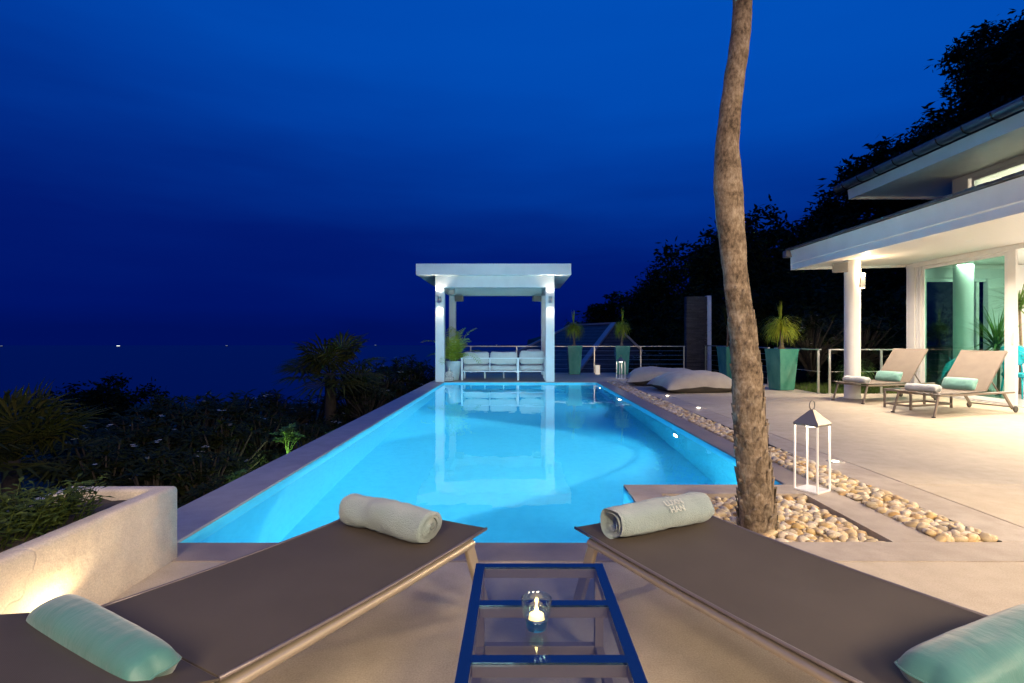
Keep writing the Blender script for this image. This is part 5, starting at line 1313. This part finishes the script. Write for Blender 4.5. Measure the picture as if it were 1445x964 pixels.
q = at(362,655,12.2); lampo('assumed_garden_lamp', 'assumed garden lamp in front of the white slatted screen', (q.x+.1, q.y-.25, q.z-.1), (.8,.95,1), 1.6)

# ------------------------------------------------------------------ boats on the horizon
def boat(label, px, py, Y, m_, s_):
    t_ = at(px, py, Y); r_ = empty('fishing_boat', (t_.x, Y, -60), label, 'boat', group='lit fishing boats far out at sea'); L_ = 22*s_
    g_ = MB(); g_.add([(-L_/2,-3,0),(L_/2,-3,0),(L_/2+4,0,3.5),(L_/2,3,0),(-L_/2,3,0),(-L_/2,-3.5,3),(L_/2,-3.5,3.4),(L_/2,3.5,3.4),(-L_/2,3.5,3)], [(0,1,6,5),(1,2,6),(3,7,2),(4,8,7,3),(0,5,8,4),(5,6,2,7,8)]); g_.build('hull', M['dark_metal'], r_)
    g_ = MB(); g_.box((-L_*.35,-2,3),(-L_*.05,2,6)); g_.build('cabin', M['white'], r_)
    g_ = MB(); g_.box((-L_*.04,-.4,3),(-L_*.02,.4,10)); g_.build('mast', M['white'], r_)
    g_ = MB(); g_.box((-L_*.45,-2.2,6.5),(L_*.35,2.2,6.5+2.6*s_)); g_.build('deck_lamps', m_, r_)
boat('brightest lit fishing boat on the sea at the left', 167, 490, 3900, M['glow_boat'], 1.2)
boat('tiny lit boat at the left edge of the horizon', 2, 490, 3900, M['glow_boat2'], .9)
boat('tiny lit boat on the horizon right of the brightest boat', 320, 489.5, 4100, M['glow_boat2'], .8)
boat('tiny lit boat on the horizon just right of the dark fan palm', 530, 488.5, 4400, M['glow_boat2'], .8)
boat('tiny lit boat on the horizon above the white sofa', 701, 488.5, 4400, M['glow_boat2'], .8)

# ------------------------------------------------------------------ lamps
POOLC = (.50,.90,.96)
def pool_lamp(label, x, y, z, ang, e):
    r_ = empty('pool_light', (x-.006 if ang == 0 else x, y if ang == 0 else y+.006, z), label, 'pool light', group='underwater lamps in the pool wall'); r_.rotation_euler = (0,0,ang)   # faces local -x
    g_ = MB(); g_.lathe([(0,0),(.12,0),(.12,.012),(.095,.02),(.09,.012)], 28); g_.xf(Matrix.Rotation(R(-90),4,'Y')); g_.build('rim', M['steel'], r_, auto=40)
    g_ = MB(); g_.lathe([(0,.013),(.088,.013),(.06,.022),(0,.026)], 28); g_.xf(Matrix.Rotation(R(-90),4,'Y')); g_.build('lens', M['glow_pool'], r_, smooth=True)
    a_ = area('pool_lamp', (-.06,0,0), (0,R(90),0), e, POOLC, .2, r_); a_.rotation_euler = (0,R(90+0),0); a_.data.spread = R(150)
    if e > E*.9: spot('pool_beam', (-.07,0,0), (0,R(90-19),0), 2000, (.82,.97,1), 82, .22, .05, r_)
    return r_
E = 64
pool_lamp('underwater lamp in the right pool wall nearest the palm', PX1, 7.05, -.50, 0, E)
pool_lamp('underwater lamp in the right pool wall near the far end', PX1, 10.9, -.50, 0, E)
pool_lamp('assumed underwater lamp at the far end of the right pool wall', PX1, 13.4, -.50, 0, E*.5)  # assumed lamp for the glow at the far end
pool_lamp('added unseen fill lamp in the near pool wall, left', -1.2, PY0, -.60, R(-90), E*.35)  # near wall lamps are added out of view to even the pool light
pool_lamp('added unseen fill lamp in the near pool wall, middle', .2, PY0, -.60, R(-90), E*.35)
pool_lamp('assumed hidden underwater lamp below the tree bed', 1.5, NY, -.60, R(-90), E*.5)  # assumed lamp, hidden from view by the tree bed
# planter up-light on the plaster
r_ = empty('uplight', (-1.72,2.02,0), 'small ground uplight washing the white planter wall', 'ground light')
g_ = MB(); g_.lathe([(0,.0005),(.045,.0005),(.05,.01),(.045,.03),(.0,.03)], 20); g_.build('housing', M['steel'], r_, auto=40)
g_ = MB(); g_.lathe([(0,.0305),(.03,.0305),(.03,.034),(0,.034)], 20); g_.build('lens', M['glow_warm'], r_)
spot('planter_light', (0,0,.05), (R(180),R(14),0), 11, (1,.74,.40), 150, .5, .02, r_)
# assumed downlights in the soffit, added for the warm light on the terrace
def downlight(label, x, y, z, e, size=150, c_=WARMW, grp='assumed round downlights in the lower eave soffit'):
    r_ = empty('downlight', (x,y,z), label, 'ceiling light', group=grp)
    g_ = MB(); g_.lathe([(.05,-.004),(.06,-.004),(.06,-.0005),(.05,-.0005)], 20); g_.build('rim', M['white'], r_)
    g_ = MB(); g_.lathe([(0,-.002),(.045,-.002)], 20); g_.build('lens', M['glow_warm'], r_)
    a_ = area('assumed_downlight_lamp', (0,0,-.02), (0,0,0), e, c_, .12, r_); a_.data.spread = R(size)
for i, (x, y, e) in enumerate(((7.2,10.4,80),(7.2,8.4,95),(7.2,6.4,120),(7.2,4.4,135),(7.2,2.4,120),(7.2,.4,90))):
    downlight('assumed round recessed downlight in the white soffit above the terrace', x, y, zs(x), e)
# unseen lamps added inside the rooms
area('room_lamp', (11,9.0,2.74), (0,0,0), 130, (1,.88,.72), .6, HS).location = (2.0,1.0,2.74)
area('room_lamp', (0,0,0), (0,0,0), 50, (1,.85,.66), .5, HS).location = (.4,2.9,2.70)
for yy in (1.6,-1.0,-3.6):
    li = bpy.data.lights.new('soffit_fill', 'POINT'); li.energy = 55; li.color = (1,.88,.74); li.shadow_soft_size = .25  # added points indoors that brighten the soffit outside
    lo = bpy.data.objects.new('soffit_fill', li); COL.objects.link(lo); lo.parent = HS; lo.location = (.9,yy,1.5)
for yy in (1.2,-1.2,-3.6):
    li = bpy.data.lights.new('upper_room_lamp', 'POINT'); li.energy = 42; li.color = (1,.86,.68); li.shadow_soft_size = .15
    lo = bpy.data.objects.new('upper_room_lamp', li); COL.objects.link(lo); lo.parent = HS; lo.location = (.75,yy,3.95)
def glow(loc, tgt, e, size, c_):  # added spot standing in for pool light that leaves the water
    d_ = (Vector(tgt)-Vector(loc)); o = spot('pool_glow_standin', loc, d_.to_track_quat('-Z','Y').to_euler(), e, c_, size, 1.0, .6)
glow((-.3,9.5,.05), (-.6,14.2,1.5), 760, 95, (.42,.84,1))
glow((1.0,9.0,.05), (7.3,7.6,4.8), 280, 55, (.15,.70,1))
ew = empty('assumed_eave_spot', (5.95,4.4,2.62), 'assumed unseen spotlight under the lower eave edge, added to brighten the palm bed', 'spotlight')  # assumed spotlight out of view, added for the warm light on the pebble bed
g_ = MB(); g_.tube([(0,0,.04),(0,0,0)], .01, 8); g_.tube([(.04,0,.01),(-.06,0,-.05)], [.03,.035], 12); g_.build('housing', M['lantern_grey'], ew, auto=40)
d_ = Vector((2.0,3.5,0))-Vector((5.85,4.4,2.57)); o = spot('assumed_spot_lamp', (-.1,0,-.08), d_.to_track_quat('-Z','Y').to_euler(), 520, (1,.74,.42), 46, .9, .03, ew)
# added unseen lamps behind the camera stand in for the house lights
for (x, y, e) in ((-.8,-2.6,300),(2.2,-2.4,370),(4.8,-1.2,400),(4.3,2.2,0)):
    if e: a_ = area('house_light_standin', (x,y,2.9), (R(18),0,0), e, (1,.77,.50), 1.6)
# sky dome light: dusk gradient
wd = bpy.data.worlds.new('World'); scene.world = wd; wd.use_nodes = True; nt = wd.node_tree; N = nt.nodes; L = nt.links; N.clear()
tc = N.new('ShaderNodeTexCoord'); sp = N.new('ShaderNodeSeparateXYZ'); L.new(tc.outputs['Generated'], sp.inputs[0])
mp = N.new('ShaderNodeMapping'); mp.inputs['Scale'].default_value = (1.2,1.2,7); L.new(tc.outputs['Generated'], mp.inputs[0])
n1 = N.new('ShaderNodeTexNoise'); n1.inputs['Scale'].default_value = 1.6; n1.inputs['Detail'].default_value = 5; n1.inputs['Roughness'].default_value = .5; L.new(mp.outputs[0], n1.inputs[0])
nz = N.new('ShaderNodeMath'); nz.operation = 'MULTIPLY_ADD'; nz.inputs[1].default_value = .17; nz.inputs[2].default_value = -.085; L.new(n1.outputs[0], nz.inputs[0])
xx = N.new('ShaderNodeMath'); xx.operation = 'MULTIPLY'; xx.inputs[1].default_value = .16; L.new(sp.outputs[0], xx.inputs[0])
s1 = N.new('ShaderNodeMath'); s1.operation = 'ADD'; L.new(sp.outputs[2], s1.inputs[0]); L.new(nz.outputs[0], s1.inputs[1])
# keep the horizontal brightening for the upper sky only
x2 = N.new('ShaderNodeMath'); x2.operation = 'MULTIPLY'; L.new(xx.outputs[0], x2.inputs[0]); mz = N.new('ShaderNodeMapRange'); mz.inputs[1].default_value = .05; mz.inputs[2].default_value = .4; L.new(sp.outputs[2], mz.inputs[0]); L.new(mz.outputs[0], x2.inputs[1])
s2 = N.new('ShaderNodeMath'); s2.operation = 'ADD'; L.new(s1.outputs[0], s2.inputs[0]); L.new(x2.outputs[0], s2.inputs[1])
rp_ = N.new('ShaderNodeValToRGB'); cr_ = rp_.color_ramp
stops = [(0,(.0,.0048,.105)),(.06,(.0,.0065,.135)),(.14,(.0,.0105,.165)),(.22,(.0,.023,.235)),(.32,(.0,.044,.34)),(.45,(.0,.068,.44)),(.62,(.0,.085,.50)),(1,(.0,.09,.52))]
while len(cr_.elements) < len(stops): cr_.elements.new(.5)
for i, (p_, c_) in enumerate(stops): cr_.elements[i].position = p_; cr_.elements[i].color = (*c_, 1)
L.new(s2.outputs[0], rp_.inputs[0])
bg = N.new('ShaderNodeBackground'); bg.inputs[1].default_value = 1; L.new(rp_.outputs[0], bg.inputs[0])
sk = N.new('ShaderNodeTexSky'); sk.sky_type = 'NISHITA'; sk.sun_disc = False; sk.sun_elevation = R(-4); sk.sun_rotation = R(200)
bg2 = N.new('ShaderNodeBackground'); bg2.inputs[1].default_value = .02; L.new(sk.outputs[0], bg2.inputs[0])
ads = N.new('ShaderNodeAddShader'); L.new(bg.outputs[0], ads.inputs[0]); L.new(bg2.outputs[0], ads.inputs[1])
wo = N.new('ShaderNodeOutputWorld'); L.new(ads.outputs[0], wo.inputs[0])

# ------------------------------------------------------------------ camera and render settings
cam = bpy.data.cameras.new('camera'); co = bpy.data.objects.new('camera', cam); COL.objects.link(co); scene.camera = co
co.location = (0,0,H0); co.rotation_euler = (R(90),0,0)
cam.sensor_width = 36; cam.lens = F/1445*36
cam.shift_x = -(VX-722.5)/1445; cam.shift_y = (VY-482)/1445
cam.clip_start = .05; cam.clip_end = 12000
scene.view_settings.view_transform = 'Standard'; scene.view_settings.look = 'None'; scene.view_settings.exposure = 0; scene.view_settings.gamma = 1
cy = scene.cycles
cy.max_bounces = 10; cy.diffuse_bounces = 4; cy.glossy_bounces = 4; cy.transmission_bounces = 6; cy.transparent_max_bounces = 12
cy.caustics_refractive = True; cy.caustics_reflective = False; cy.sample_clamp_indirect = 10; cy.sample_clamp_direct = 0; cy.blur_glossy = .5
cy.use_denoising = True
